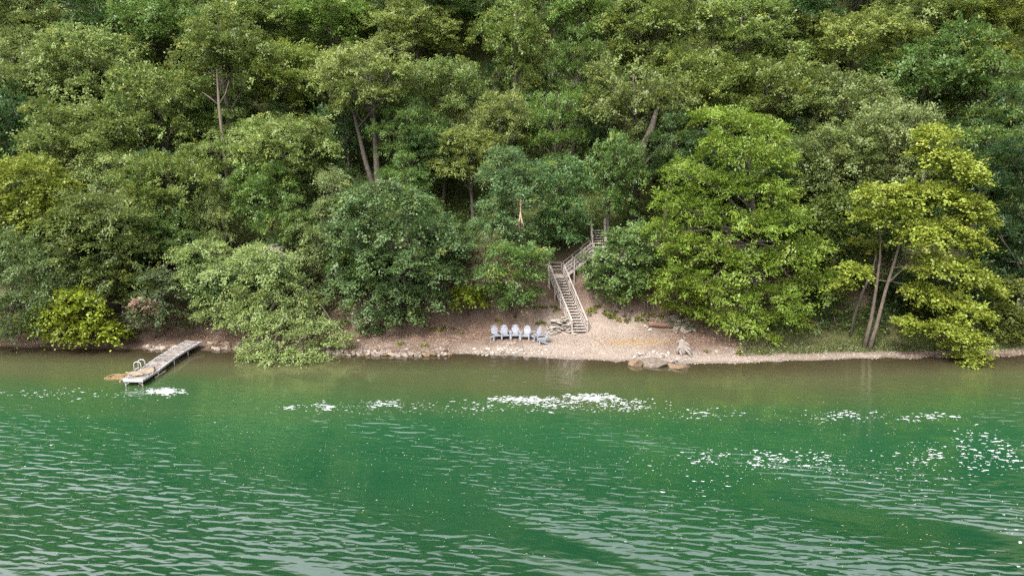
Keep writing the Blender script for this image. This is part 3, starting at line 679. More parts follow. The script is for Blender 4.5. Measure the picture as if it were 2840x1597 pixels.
def px_path(pts): return [at(a*K, b_*K, y) for a, b_, y in pts]
mb_ = on_ground(2186*K, 878*K)
p1 = [mb_+Vector((0, 0, -.3))] + px_path([(2205, 820, mb_.y+.1), (2228, 730, mb_.y), (2250, 660, mb_.y-.1), (2275, 570, mb_.y-.3), (2320, 470, mb_.y-.3), (2350, 380, mb_.y-.2)])
p2 = [mb_+Vector((-.25, .3, -.3))] + px_path([(2192, 800, mb_.y+.4), (2205, 720, mb_.y+.5), (2214, 650, mb_.y+.5), (2215, 600, mb_.y+.5), (2200, 520, mb_.y+.4)])
MY = lambda px, py: -np.interp(py, [760, 940], [0, 3.0])
hero('tree', (2186, 878), mb_.y+.6, 2.4, [(2350, 352, 42, 30), (2330, 400, 36, 30), (2380, 420, 46, 36), (2425, 450, 40, 34), (2210, 500, 50, 36), (2172, 552, 36, 30), (2252, 550, 46, 36), (2300, 500, 42, 36), (2360, 510, 50, 40), (2430, 530, 46, 36), (2468, 560, 28, 20),
      (2300, 600, 42, 38), (2370, 600, 50, 40), (2430, 620, 46, 34), (2345, 680, 44, 34), (2405, 690, 50, 34), (2462, 718, 38, 26), (2500, 742, 22, 18), (2320, 745, 34, 30), (2375, 770, 48, 34), (2432, 800, 44, 32), (2278, 815, 26, 18), (2315, 832, 34, 16), (2375, 830, 38, 22), (2425, 862, 40, 24), (2440, 900, 34, 18), (2438, 930, 20, 12), (2150, 690, 34, 26), (2125, 720, 22, 18)],
     'big', (.175, .215, .030), 'yellow tree with leaning trunks reaching out over the water', 'tree', 47, paths=[p1, p2], trunk_r=.17, barkm=PALEBARK, limbs=.22, dens=1.6, ysh=MY, back=False)
lb_ = on_ground(2138*K, 846*K)
tr3 = empty('tree', lb_); tag(tr3, 'thin grey leaning tree left of the two leaning yellow tree trunks', 'tree')
mbx = MB(); pth = [lb_+Vector((0, 0, -.2))] + px_path([(2150, 790, lb_.y), (2172, 730, lb_.y-.2), (2195, 680, lb_.y-.4), (2205, 640, lb_.y-.4)])
mbx.tube([q-lb_ for q in pth], [.13, .115, .10, .08, .05], 7, True, .05)
mbx.tube([pth[3]-lb_, pth[3]-lb_+Vector((.6, 0, .5)), pth[3]-lb_+Vector((1.1, 0, .6))], [.05, .03, .015], 5)
mbx.build('trunk', BARK, tr3)
ct3 = link('crown', crown_mesh('crown', [(pth[4].x-lb_.x, 0, pth[4].z-lb_.z+.2, 1.2, .8, .7), (pth[4].x-lb_.x-1.0, .3, pth[4].z-lb_.z+.6, .9, .8, .6)], 'big', np.random.default_rng(9)), tr3); ct3.color = (.12, .14, .02, 1)
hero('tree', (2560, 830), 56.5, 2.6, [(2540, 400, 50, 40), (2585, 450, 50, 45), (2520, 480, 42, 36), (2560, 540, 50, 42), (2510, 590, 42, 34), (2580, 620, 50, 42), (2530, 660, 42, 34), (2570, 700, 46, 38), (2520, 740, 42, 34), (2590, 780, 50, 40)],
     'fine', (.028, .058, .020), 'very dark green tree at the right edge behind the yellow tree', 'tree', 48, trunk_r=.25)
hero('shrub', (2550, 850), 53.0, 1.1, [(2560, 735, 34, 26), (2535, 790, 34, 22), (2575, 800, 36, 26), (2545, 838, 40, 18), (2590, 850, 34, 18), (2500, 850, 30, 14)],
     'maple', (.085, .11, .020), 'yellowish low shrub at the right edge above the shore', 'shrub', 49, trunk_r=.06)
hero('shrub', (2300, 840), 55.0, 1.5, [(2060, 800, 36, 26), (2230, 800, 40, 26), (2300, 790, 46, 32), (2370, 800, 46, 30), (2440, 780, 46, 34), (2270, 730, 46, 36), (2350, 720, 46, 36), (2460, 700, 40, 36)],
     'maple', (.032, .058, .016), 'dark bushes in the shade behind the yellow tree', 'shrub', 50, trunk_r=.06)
# saplings on the bank right of the stairs
for i, (bx, by, tx, ty, lb) in enumerate(((1573, 800, 1572, 740, 'sapling nearest the stairs on the right bank'), (1582, 805, 1588, 735, 'second thin sapling right of the stairs'),
                                          (1624, 798, 1612, 700, 'slanting sapling with two thin stems on the bank'), (1640, 770, 1650, 690, 'sapling farthest right beside the lime tree'))):
    b = on_ground(bx*K, by*K); tp = at(tx*K, ty*K, b.y+.2) - b
    s = empty('sapling', b); tag(s, lb, 'tree', 'saplings on the bank')
    m_ = MB(); m_.tube([(0, 0, -.2), tp*.4+Vector((.06, 0, 0)), tp*.75, tp], [.05, .045, .035, .02], 6)
    if i == 2: m_.tube([(.3, 0, -.2), tp*.5+Vector((.3, 0, 0)), tp+Vector((.05, 0, 0))], [.05, .04, .02], 6)
    m_.build('trunk', PALEBARK, s)
    c = link('crown', crown_mesh('crown', [(tp.x, tp.y, tp.z, .9, .8, .5), (tp.x-.5, tp.y-.2, tp.z-.5, .7, .6, .35), (tp.x+.4, tp.y+.2, tp.z+.5, .7, .7, .4)], 'maple', np.random.default_rng(60+i)), s)
    c.color = (.085, .125, .028, 1)

# undergrowth on the forest floor (nobody could count it)
ug = np.random.default_rng(77); P_ = []
for _ in range(9000):
    y = ug.uniform(53, 92); x = ug.uniform(-.8*y, .8*y); d = y - float(shore(np.array([x]))[0]); k = d - float(np.interp(x, BX, BW))
    if k < .2 and not (x > gl+2 and d > 1.5): continue
    if STX0-9.5 < x < STX1+3.2 and k < (3.4 if x > STX0-1.2 else 1.9): continue
    if STX0-.8 < x < STX1-.3 and y < 62: continue
    g_s = 1.0 if y < 58 else 1.5; P_.append((x, y, tz(x, y)+ug.uniform(.1, .5)*g_s, ug.uniform(.5, 1.0)*g_s, ug.uniform(.5, 1.0)*g_s, ug.uniform(.3, .6)*g_s*1.2))
def sprays(name, pts, kind, rngg, dens, col, label=None):
    k = KINDS[kind]; pts = np.array(pts); m = len(pts); n_ = int(22*dens); ix = np.repeat(np.arange(m), n_); N = len(ix)
    d = norm(rngg.normal(size=(N, 3))); d[:, 2] = abs(d[:, 2]); pos = pts[ix, :3] + d*pts[ix, 3:]*rngg.uniform(.5, 1, (N, 1))
    nrm = norm(np.array([0, -.1, 1.0]) + d*.5 + rngg.normal(0, .45, (N, 3))); dr = norm(np.cross(nrm, rngg.normal(size=(N, 3)))); sd = np.cross(nrm, dr)
    ls = rngg.uniform(.7, 1.3, (N, 1)); Ln, Wn = k['L']*ls, k['Wd']*ls
    V = np.stack([pos-dr*Ln*.5, pos+sd*Wn*.5+nrm*.02, pos+dr*Ln*.5, pos-sd*Wn*.5+nrm*.02], 1)
    a_ = np.stack([np.clip(rngg.normal(.5, .2, m)[ix]+rngg.normal(0, .15, N), 0, 1), (rngg.random(m) < .12)[ix]*.8, rngg.random(N)], 1)
    o = link(name, quads_mesh(name, V, LEAF, a_)); o.color = (*col, 1); tag(o, label, None, None, 'stuff'); return o
sprays('undergrowth', P_, 'maple', ug, 1.0, (.07, .115, .030), 'low leafy plants covering the forest floor').update_tag()
# low weeds on the bank and grass along the right-hand shore
wd = np.random.default_rng(78); P_ = []
for (u, v, ru, rv, n_) in ((1690, 870, 40, 14, 16), (1640, 860, 25, 14, 12), (1530, 852, 35, 14, 12), (1500, 898, 12, 4, 4), (1750, 890, 40, 12, 16), (1380, 893, 12, 4, 4), (1210, 910, 60, 14, 10), (1115, 957, 10, 3, 3), (1180, 960, 10, 3, 3), (1810, 880, 40, 10, 12), (2060, 980, 60, 6, 10)):
    for _ in range(n_):
        q = on_ground(u+wd.normal(0, ru*.6), v+wd.normal(0, rv*.6)); P_.append((q.x, q.y, q.z, .22, .22, .25))
sprays('weeds', P_, 'fine', wd, 1.2, (.11, .115, .03), 'small weeds sprouting on the bare bank')
bl = []
for _ in range(9000):
    x = wd.uniform(gl, gr_+8); y0_ = float(shore(np.array([x]))[0]) + 1.1 + abs(wd.normal(0, 1.6)); bl.append((x, y0_))
bl = np.array(bl); bz = terr(bl[:, 0], bl[:, 1]); m = len(bl); bh = wd.uniform(.08, .30, m); ln = wd.normal(0, .10, (m, 2)); an = wd.uniform(0, 6.28, m)
bwv = np.stack([np.cos(an), np.sin(an), an*0], 1)*.022; b0 = np.stack([bl[:, 0], bl[:, 1], bz], 1); tp = b0 + np.stack([ln[:, 0], ln[:, 1], bh], 1)
V = np.stack([b0-bwv, b0+bwv, tp+bwv*.2, tp-bwv*.2], 1)
go = link('grass', quads_mesh('grass', V, LEAF, np.stack([wd.random(m), (wd.random(m) < .25)*.7, wd.random(m)], 1))); go.color = (.05, .075, .018, 1); tag(go, 'grass along the right hand shore', None, None, 'stuff')

# ------------------------------------------------------------------ stones
def hull_stone(seed, flat=.6, pts=16, rough=.16):
    rg = random.Random(seed); bm = bmesh.new()
    for _ in range(pts):
        v = Vector((rg.gauss(0, 1), rg.gauss(0, 1), rg.gauss(0, 1))).normalized()
        s = 1 + rg.uniform(-rough, rough); bm.verts.new((v.x*s, v.y*s*.85, v.z*s*flat))
    bmesh.ops.convex_hull(bm, input=bm.verts)
    for v in [v for v in bm.verts if not v.link_faces]: bm.verts.remove(v)
    me = bpy.data.meshes.new('stone'); bm.to_mesh(me); bm.free(); return me
def stone_set(m, flat, seed, n=7, pts=15):
    out_ = []
    for i in range(n):
        me = hull_stone(seed+i, flat, pts); me.materials.append(m); out_.append(me)
    return out_
S_ROUND, S_PALE, S_RUST, S_SLATE = stone_set(STONE, .7, 200), stone_set(PALESTONE, .6, 220), stone_set(RUSTSTONE, .55, 240), stone_set(SLATE, .16, 260)
def put_stone(parent, meshes, loc, s, rg, tilt=.25, elong=1.3):
    o = link('stone', rg.choice(meshes), parent)
    o.location = Vector(loc) - Vector(parent.location); o.scale = (s*rg.uniform(.9, elong), s*rg.uniform(.75, 1.1), s*rg.uniform(.75, 1.1))
    o.rotation_euler = (rg.uniform(-tilt, tilt), rg.uniform(-tilt, tilt), rg.uniform(-.9, .9)); return o
rg = random.Random(91)
def rubble(name, label, cat, pxs, meshes, seed):
    rg = random.Random(seed); c = on_ground(*pxs[len(pxs)//2][:2]); t = empty(name, c); tag(t, label, cat)
    for (u, v, s, *rest) in pxs:
        q = on_ground(u, v); q.z = max(q.z, -.12) + s*.25 + (rest[0] if rest else 0); put_stone(t, meshes if isinstance(meshes[0], bpy.types.Mesh) else rg.choice(meshes), q, s, rg)
    return t
edge = []
for i in range(78):
    u = 905 + (1245-905)*i/77 + rg.uniform(-3, 3); row = i % 3; v = np.interp(u, [905, 1000, 1100, 1245], [976, 980, 982, 981]) + (-7, 0, 5)[row] + rg.uniform(-2.5, 2.5)
    s = rg.uniform(.13, .27) if row != 2 else rg.uniform(.2, .36)
    edge.append((u, v, s))
rubble('stone_edging', 'line of dark rubble stones along the water left of the chairs', 'stone edging', edge, [S_ROUND, S_ROUND, S_RUST], 92)
dockst = [(rg.uniform(400, 500), rg.uniform(958, 972), rg.uniform(.14, .32)) for _ in range(30)]
rubble('stone_edging', 'rubble stones at the water just left of the dock end', 'stone edging', dockst, [S_ROUND, S_RUST], 93)
dockst = [(rg.uniform(555, 665), rg.uniform(952, 972), rg.uniform(.14, .34)) for _ in range(32)]
rubble('stone_edging', 'rubble stones right of the dock under the feathery tree', 'stone edging', dockst, [S_ROUND, S_RUST], 94)
fire = [(1428, 953, .2), (1437, 957, .15), (1414, 957, .14), (1444, 963, .2), (1440, 961, .1), (1405, 962, .12), (1419, 954, .12)]
for _ in range(70): fire.append((rg.gauss(1420, 55), rg.gauss(974, 5.5), rg.uniform(.06, .19)))
rubble('stone_row', 'pale stones strewn along the shore in front of the chairs', 'stones', fire, [S_PALE, S_PALE, S_ROUND], 95)
rb = [(1838, 982, .2), (1826, 985, .17), (1775, 984, .26), (1788, 985, .24), (1769, 988, .16), (1812, 978, .2), (1855, 980, .14), (1848, 986, .12), (1852, 978, .15), (1795, 994, .3), (1760, 994, .2), (1870, 998, .34), (1882, 1002, .3), (1893, 1002, .2), (1862, 1006, .25), (1840, 992, .2), (1850, 990, .16), (1902, 998, .16)]
for _ in range(22): rb.append((rg.gauss(1835, 30), rg.gauss(986, 5), rg.uniform(.06, .14)))
rubble('stone_row', 'whitish stones around the big boulders at the waterline', 'stones', rb, [S_PALE, S_PALE, S_ROUND], 96)
bp_ = [(1868, 890, .55), (1876, 901, .5), (1877, 915, .4), (1884, 905, .35), (1890, 917, .4), (1895, 903, .45), (1902, 913, .4), (1908, 898, .4), (1915, 908, .42), (1912, 918, .32), (1866, 919, .28), (1874, 924, .25), (1900, 923, .28), (1905, 890, .4), (1922, 916, .3), (1888, 895, .4)]
rubble('rock_pile', 'pile of grey brown rocks at the right end of the reddish log', 'rock pile', bp_, [S_ROUND], 97)
rubble('stone_row', 'two pale stones in front of the left end of the reddish log', 'stones', [(1803, 915, .24), (1806, 918, .14), (1790, 906, .18), (1795, 909, .12)], S_PALE, 98)
# slate pile left of the stairs
c = on_ground(1553, 918); sl = empty('slate_pile', c); tag(sl, 'stacked pile of flat slates left of the stairs foot', 'stone pile')
for lay in range(7):
    for _ in range(15 - lay):
        hw_ = 1.15*(1 - lay*.07); q = Vector((c.x + rg.uniform(-hw_, hw_)*.95 + .15, c.y + rg.uniform(-.5, .5)*(1-lay*.09) + lay*.07, 0)); q.z = tz(q.x, q.y) + .06 + lay*.085
        put_stone(sl, S_SLATE, q, rg.uniform(.17, .30), rg, .14, 1.5)
for _ in range(14):
    q = Vector((c.x - 1.0 + rg.gauss(0, .35), c.y - .3 + rg.gauss(0, .25), 0)); q.z = tz(q.x, q.y)+.06; put_stone(sl, S_PALE, q, rg.uniform(.06, .15), rg)
# boulders at the waterline
def boulder(u, v, sx, sy, sz, m, seed, label, rz=0, dz=0):
    bm = bmesh.new(); bmesh.ops.create_icosphere(bm, subdivisions=3, radius=1)
    rg = random.Random(seed); cuts = [(Vector((rg.gauss(0, 1), rg.gauss(0, 1), rg.gauss(0, .8))).normalized(), rg.uniform(.55, .85)) for _ in range(12)]
    for v_ in bm.verts:
        for nn, dd_ in cuts:
            e = v_.co.dot(nn) - dd_
            if e > 0: v_.co -= nn*e
        v_.co *= 1 + .10*mnoise.noise(v_.co*2.2 + Vector((seed, 0, 0)))
        v_.co = Vector((v_.co.x*sx, v_.co.y*sy, v_.co.z*sz))
    me = bpy.data.meshes.new('boulder'); bm.to_mesh(me); bm.free(); me.materials.append(m)
    q = ground_at(u, v, 0.05); o = link('boulder', me); o.location = (q.x, q.y, sz*.18 + dz); o.rotation_euler = (0.05, 0, rz)
    return tag(o, label, 'boulder', 'boulders at the waterline')
boulder(1764, 1010, .62, .5, .42, RUSTSTONE, 3, 'orange brown boulder at the waterline, leftmost of the big ones', .1)
boulder(1820, 1008, 1.5, .8, .42, BROWNSTONE, 5, 'largest grey brown flat boulder at the waterline', -.06)
boulder(1882, 1017, .75, .5, .26, RUSTSTONE, 8, 'low brown boulder half in the water below the driftwood stump', .1)
boulder(1859, 1014, .32, .3, .26, RUSTSTONE, 12, 'small rusty boulder right of the largest flat one', .4)
# gravel and fallen leaves on the beach
gv = np.random.default_rng(55); N = 9000
gxr = gv.uniform(xl-6, xr+10, N); dg = abs(gv.normal(0, 2.0, N)); gyr = shore(gxr) + dg - .1; bwn = np.interp(gxr, BX, BW); ok = dg < bwn+.6
gxr, gyr = gxr[ok], gyr[ok]; gzr = terr(gxr, gyr); N = len(gxr)
oct_ = np.array([(1, 0, 0), (0, 1, 0), (-1, 0, 0), (0, -1, 0), (0, 0, 1)], float)
sz_ = gv.gamma(1.8, .010, N) + .012; Vv = oct_[None]*sz_[:, None, None]*gv.uniform(.7, 1.3, (N, 5, 3))*np.array([1.2, .9, .6]) + np.stack([gxr, gyr, gzr+.004], 1)[:, None]
me = bpy.data.meshes.new('gravel'); fc = np.array([(0, 1, 4), (1, 2, 4), (2, 3, 4), (3, 0, 4)])
me.from_pydata(Vv.reshape(-1, 3).tolist(), [], (fc[None] + (np.arange(N)*5)[:, None, None]).reshape(-1, 3).tolist()); me.materials.append(GRAVEL)
tag(link('gravel', me), 'loose pebbles on the beach', None, None, 'stuff')
lv = np.random.default_rng(56); N = 9000
u_ = lv.uniform(-5, 5, N)
lx = lv.uniform(ground_at(480, 960, .3).x, ground_at(2050, 960, .3).x, N); ly = shore(lx) + np.interp(lx, BX, BW)*.55 + abs(lv.normal(0, 2.4, N))
cs_ = on_ground(1660, 935); okl = (((lx-cs_.x)/5.5)**2 + ((ly-cs_.y)/3.2)**2 > 1) | (lv.random(N) < .15); lx, ly = lx[okl], ly[okl]; N = len(lx)
lz = terr(lx, ly); an = lv.uniform(0, 6.28, N); ll_ = lv.uniform(.03, .075, N)
dx = np.stack([np.cos(an)*ll_, np.sin(an)*ll_, lv.normal(0, .02, N)], 1); dy = np.stack([-np.sin(an)*ll_*.6, np.cos(an)*ll_*.6, lv.normal(0, .02, N)], 1)
b0 = np.stack([lx, ly, lz+.035], 1); V = np.stack([b0-dx, b0-dy, b0+dx, b0+dy], 1)
LIT = simple('fallen_leaves', (.10, .056, .038), (.27, .175, .12), 1.3, .9, 0, .01, (1, 1, 1), .15, detail=3)
tag(link('fallen_leaves', quads_mesh('fallen_leaves', V, LIT)), 'brown leaf litter on the bank', None, None, 'stuff')
c = on_ground(1760, 950); N = 700
lx = c.x + lv.normal(0, 1.7, N); ly = c.y + lv.normal(0, .45, N); lz = terr(lx, ly); an = lv.uniform(0, 6.28, N); ll_ = lv.uniform(.04, .08, N)
dx = np.stack([np.cos(an)*ll_, np.sin(an)*ll_, an*0], 1); dy = np.stack([-np.sin(an)*ll_*.6, np.cos(an)*ll_*.6, an*0], 1); b0 = np.stack([lx, ly, lz+.03], 1)
YL = simple('yellow_leaves', (.26, .15, .06), (.42, .29, .14), 1.0, .9, 0, .01, (1, 1, 1), .15)
tag(link('yellow_leaves', quads_mesh('yellow_leaves', np.stack([b0-dx, b0-dy, b0+dx, b0+dy], 1), YL)), 'yellow fallen leaves on the sand right of the stairs', None, None, 'stuff')

# ------------------------------------------------------------------ log, driftwood, dead branches
a, b = on_ground(1798, 905), on_ground(1872, 911); t = empty('log', a); tag(t, 'reddish rotten log lying on the beach below the lime tree', 'log')
m_ = MB(); d_ = b-a
m_.tube([Vector((0, 0, .16)), d_*.25+Vector((0, .05, .20)), d_*.5+Vector((0, 0, .18)), d_*.75+Vector((0, .04, .17)), d_+Vector((0, 0, .14))], [.20, .24, .23, .22, .18], 10, True, .08)
m_.tube([d_*.3+Vector((0, .02, .3)), d_*.33+Vector((.05, -.1, .55))], [.06, .03], 5)
m_.build('stem', REDLOG, t)
q = on_ground(1893, 978); t = empty('driftwood', q); tag(t, 'bleached driftwood stump with roots standing at the waterline', 'driftwood')
m_ = MB()
m_.tube([(.15, .1, -.15), (.05, 0, .2), (-.05, .05, .55), (-.1, .1, .85), (-.02, .1, 1.05)], [.42, .44, .40, .30, .12], 11, True, .22, rg)
for pts, r in (([(.1, -.15, .55), (.42, -.35, .42), (.62, -.50, -.1)], .15), ([(.0, -.2, .45), (.30, -.60, .22), (.52, -.95, -.1)], .13), ([(-.2, -.1, .6), (-.45, -.2, .35), (-.5, -.35, -.05)], .15),
               ([(-.1, .05, .85), (-.38, .0, .92), (-.5, -.1, .78)], .11), ([(-.2, -.1, .3), (-.3, -.45, .2), (-.2, -.7, -.1)], .12), ([(.1, 0, .8), (.36, -.1, .72), (.48, -.2, .45)], .12), ([(.05, .1, .9), (.15, .1, 1.15), (.02, .05, 1.25)], .09)):
    m_.tube(pts, [r, r*.8, r*.45], 7, True, .18, rg)
m_.build('stump', DEADWOOD, t)
def dead(name, px, Y, strands, m, label, cat='branch'):
    c = at(px[0]*K, px[1]*K, Y); t = empty(name, c); tag(t, label, cat); mb = MB()
    for st in strands:
        pts = [Vector((s_[0], s_[2] if len(s_) > 2 else 0, s_[1])) for s_ in st]; nn = len(pts)
        mb.tube(pts, [.055*(1-.65*i/(nn-1)) for i in range(nn)], 5)
    mb.build('branches', m, t)
dead('dead_branch', (690, 640), 52.3, [[(-1.0, -.4), (-.9, .2), (-.4, .5), (.2, .45), (.7, .1), (.9, -.5)], [(-.5, -.3), (-.3, .3), (.3, .6), (.9, .55)], [(-.2, .5), (.1, .0), (.2, -.5)], [(-.9, .1), (-1.2, .4)], [(.2, .5), (.6, -.1), (.5, -.6)], [(-.6, .4), (-.2, .75), (.4, .8)]],
     DEADWOOD, 'bleached tangle of dead branches on top of the pale feathery tree')
dead('dead_branch', (1309, 560), 55.8, [[(0, 1.9), (.03, .9), (-.05, .2), (-.25, -.8)], [(0, .9), (.12, .1), (.1, -.9)], [(0, .8), (-.1, 0), (.02, -1.1)], [(.03, .5), (.25, -.2), (.3, -.7)], [(0, 1.6), (-.3, 2.0)], [(0, 1.3), (.3, 1.8)], [(-.05, .3), (-.3, -.2), (-.4, -.6)]],
     simple('dry_vine', (.19, .12, .09), (.36, .26, .20), 4, .9, 0), 'reddish dry dead branch hanging in the tree left of the stairs')
dead('dead_branch', (1990 / 2576*2576, 0), 56, [[(0, 0), (.1, .1)]], DEADWOOD, 'x') if False else None
dead('dead_branch', (780, 755), 54.2, [[(-.3, 1.1), (-.1, .4), (.0, .0), (.35, -.35), (.55, -.8)], [(0, 0), (-.25, -.4)], [(-.1, .4), (.2, .2)]], DEADWOOD, 'forked dead branch in the dark gap between the feathery and round trees')
dead('dead_branch', (2105, 815), 53.6, [[(-.4, .9), (-.1, .1), (.1, -.6)], [(-1.0, .3), (-.4, -.1), (.6, -.6)], [(-.1, .1), (.8, -.2)]], PALEBARK, 'broken grey stems leaning on the bank right of the lime tree')

# ------------------------------------------------------------------ staircase
st0l, st0r = on_ground(1590, 925), on_ground(1624, 923)
b0 = (st0l+st0r)*.5; b0.z = tz(b0.x, b0.y) + .05; Y1 = b0.y + 4.5
l1 = at(1549, 768, Y1); l1.x -= .15
stairs = empty('staircase', b0); tag(stairs, 'weathered wooden staircase climbing the bank in two turns', 'staircase')
SW = 1.12
def P(v): return Vector(v) - b0
def part(mb, name): return mb.build(name, WOOD, stairs)
def flight(a, b, wdir, n, posts=3, rail_l=True, rail_r=True):
    """a, b: foot and head centre; wdir: unit vector across"""
    a, b, wdir = Vector(a), Vector(b), Vector(wdir); run = b-a; hd = Vector((run.x, run.y, 0)).normalized()
    for i in range(n):
        c = a.lerp(b, (i+.0)/n) + Vector((0, 0, run.z/n)); m = MB()
        m.bar(P(c - wdir*(SW/2-.03)), P(c + wdir*(SW/2-.03)), .25, .045, (0, 0, 1)); part(m, 'tread')
    for s in (-1, 1):
        m = MB(); m.bar(P(a + wdir*s*(SW/2-.0) + Vector((0, 0, -.05))), P(b + wdir*s*(SW/2) + Vector((0, 0, -.12))), .05, .26); part(m, 'stringer')
        if (s < 0 and not rail_l) or (s > 0 and not rail_r): continue
        for k_ in range(posts):
            q = a.lerp(b, k_/(posts-1)) + wdir*s*(SW/2+.075); g = min(tz(q.x, q.y)-.2, q.z-.2)
            m = MB(); m.bar(P((q.x, q.y, g)), P((q.x, q.y, q.z+1.02)), .095, .095, (0, 1, 0)); part(m, 'post')
        for hz, w_, h_, nm in ((1.05, .14, .045, 'handrail'), (.72, .04, .10, 'rail'), (.40, .04, .10, 'rail')):
            off_ = wdir*s*(SW/2 + (.075 if nm == 'handrail' else .005)) + Vector((0, 0, hz))
            m = MB(); m.bar(P(a+off_), P(b+off_), w_, h_); part(m, nm)
ux = Vector((1, 0, 0))
top1 = Vector((l1.x, l1.y, l1.z))
flight(b0, top1 - Vector((0, 0, .0)), ux, 20, 5)
# first landing
def landing(c, sx, sy, boards, name='landing'):
    for i in range(boards):
        y = c.y - sy/2 + (i+.5)*sy/boards; m = MB(); m.bar(P((c.x-sx/2, y, c.z)), P((c.x+sx/2, y, c.z)), sy/boards-.012, .04); part(m, 'deck_board')
    m = MB(); m.bar(P((c.x-sx/2, c.y-sy/2-.025, c.z-.10)), P((c.x+sx/2, c.y-sy/2-.025, c.z-.10)), .045, .20); part(m, 'beam')
def guard(a, b, hs=(1.0, .66, .36)):
    a, b = Vector(a), Vector(b)
    for i, hz in enumerate(hs):
        m = MB(); m.bar(P(a+Vector((0, 0, hz))), P(b+Vector((0, 0, hz))), .12 if i == 0 else .04, .045 if i == 0 else .10); part(m, 'handrail' if i == 0 else 'rail')
    for q in (a, b):
        m = MB(); m.bar(P((q.x, q.y, min(tz(q.x, q.y), q.z)-.3)), P((q.x, q.y, q.z+.98)), .095, .095, (0, 1, 0)); part(m, 'post')
lc1 = top1 + Vector((.0, .72, .0)); landing(lc1, 1.36, 1.3, 8)
guard((lc1.x-.74, lc1.y-.66, lc1.z), (lc1.x-.74, lc1.y+.70, lc1.z)); guard((lc1.x-.66, lc1.y+.76, lc1.z), (lc1.x+.50, lc1.y+.76, lc1.z))
# second flight to the right, then the upper landing
f2a = Vector((lc1.x+.70, lc1.y+.08, lc1.z)); l2 = at(1668, 700, f2a.y+.35)
f2b = Vector((at(1640, 700, f2a.y+.2).x, f2a.y+.2, l2.z))
dv = (f2b-f2a); wv = Vector((dv.y, -dv.x, 0)).normalized()
flight(f2a, f2b, wv, 10, 4)
lc2 = Vector((f2b.x+.68, f2b.y+.05, f2b.z)); landing(lc2, 1.30, 1.35, 8)
guard((lc2.x-.55, lc2.y-.74, lc2.z), (lc2.x+.66, lc2.y-.74, lc2.z)); guard((lc2.x+.72, lc2.y-.66, lc2.z), (lc2.x+.72, lc2.y+.66, lc2.z))
f3a = Vector((lc2.x+.08, lc2.y+.72, lc2.z)); flight(f3a, f3a + Vector((.1, 2.1, 1.6)), ux, 8, 2)
m = MB(); q = Vector((lc2.x-.58, lc2.y+.1, 0)); m.bar(P((q.x, q.y, lc2.z-.6)), P((q.x, q.y, lc2.z+1.5)), .095, .095, (0, 1, 0)); part(m, 'post')

# ------------------------------------------------------------------ chairs
def make_chair():
    t = empty('garden_chair', (0, 0, 0)); lean = .36
    m = MB()                                              # seat: five lengthwise slats joined, falling to the back
    for i in range(5):
        x = -.20 + i*.10; m.bar((x, -.30, .37), (x, .22, .27), .088, .03)
    m.bar((-.25, -.315, .345), (.25, -.315, .345), .03, .09)
    m.build('seat', PLASTIC, t)
    fr_m = MB(); base = Vector((0, .20, .27)); up_ = Vector((0, math.sin(lean), math.cos(lean)))
    fr_m.bar(base+Vector((-.25, .02, .10)), base+Vector((.25, .02, .10)), .03, .06); q = base+up_*.42
    fr_m.bar(q+Vector((-.29, .03, 0)), q+Vector((.29, .03, 0)), .03, .06)
    arc = [base+up_*(.56+.16*math.cos(a_))+Vector((.27*math.sin(a_), 0, 0)) for a_ in [(-1.35+2.7*k/8) for k in range(9)]]
    fr_m.tube(arc, .02, 5)
    br = fr_m.build('backrest', PLASTIC, t)
    for i in range(7):
        k = i-3; hgt = .72 - .022*k*k; fan = k*.070; s = MB()
        s.bar(base+Vector((fan*.72, 0, 0)), base+up_*hgt+Vector((fan*1.15, 0, 0)), .058, .022, (0, -1, .3)); s.build('slat', PLASTIC, br)
    for s in (-1, 1):
        a_ = MB(); a_.add([(s*.255, -.36, .545), (s*.385, -.36, .545), (s*.40, -.20, .55), (s*.375, .12, .55), (s*.34, .34, .54), (s*.28, .34, .54), (s*.285, 0, .55)] +
                          [(s*.255, -.36, .575), (s*.385, -.36, .575), (s*.40, -.20, .58), (s*.375, .12, .58), (s*.34, .34, .57), (s*.28, .34, .57), (s*.285, 0, .58)],
                          [tuple(range(7)), tuple(range(13, 6, -1))] + [(i, (i+1) % 7, 7+(i+1) % 7, 7+i) for i in range(7)]); a_.build('armrest', PLASTIC, t)
        l_ = MB(); l_.bar((s*.31, -.29, .55), (s*.325, -.33, 0), .075, .06, (0, 1, 0)); l_.build('leg', PLASTIC, t)
        l_ = MB(); l_.bar((s*.265, -.28, .33), (s*.285, .56, .0), .045, .11); l_.build('leg', PLASTIC, t)
    return t
chair0 = make_chair()
for i, (u, v, rz, lb) in enumerate(((1376, 945, .42, 'pale grey plastic garden chair at the far left of the row of six'), (1401, 944, .20, 'pale grey garden chair second from the left'),
                                    (1429, 943, .0, 'pale grey garden chair third from left, facing straight to the lake'), (1459, 945, -.30, 'pale grey garden chair fourth from left, turned slightly left'),
                                    (1485, 947, -1.0, 'grey garden chair turned well left, behind the nearest one'), (1505, 958, -1.35, 'grey garden chair nearest the water at the right end, seen from its side'))):
    c = chair0 if i == 0 else copy_tree(chair0)
    q = on_ground(u, v); c.location = (q.x, q.y+.3, tz(q.x, q.y+.3)+.01); c.rotation_euler = (0, 0, rz); c.scale = (1.08, 1.08, 1.08); tag(c, lb, 'chair', 'garden chairs in an arc on the beach')

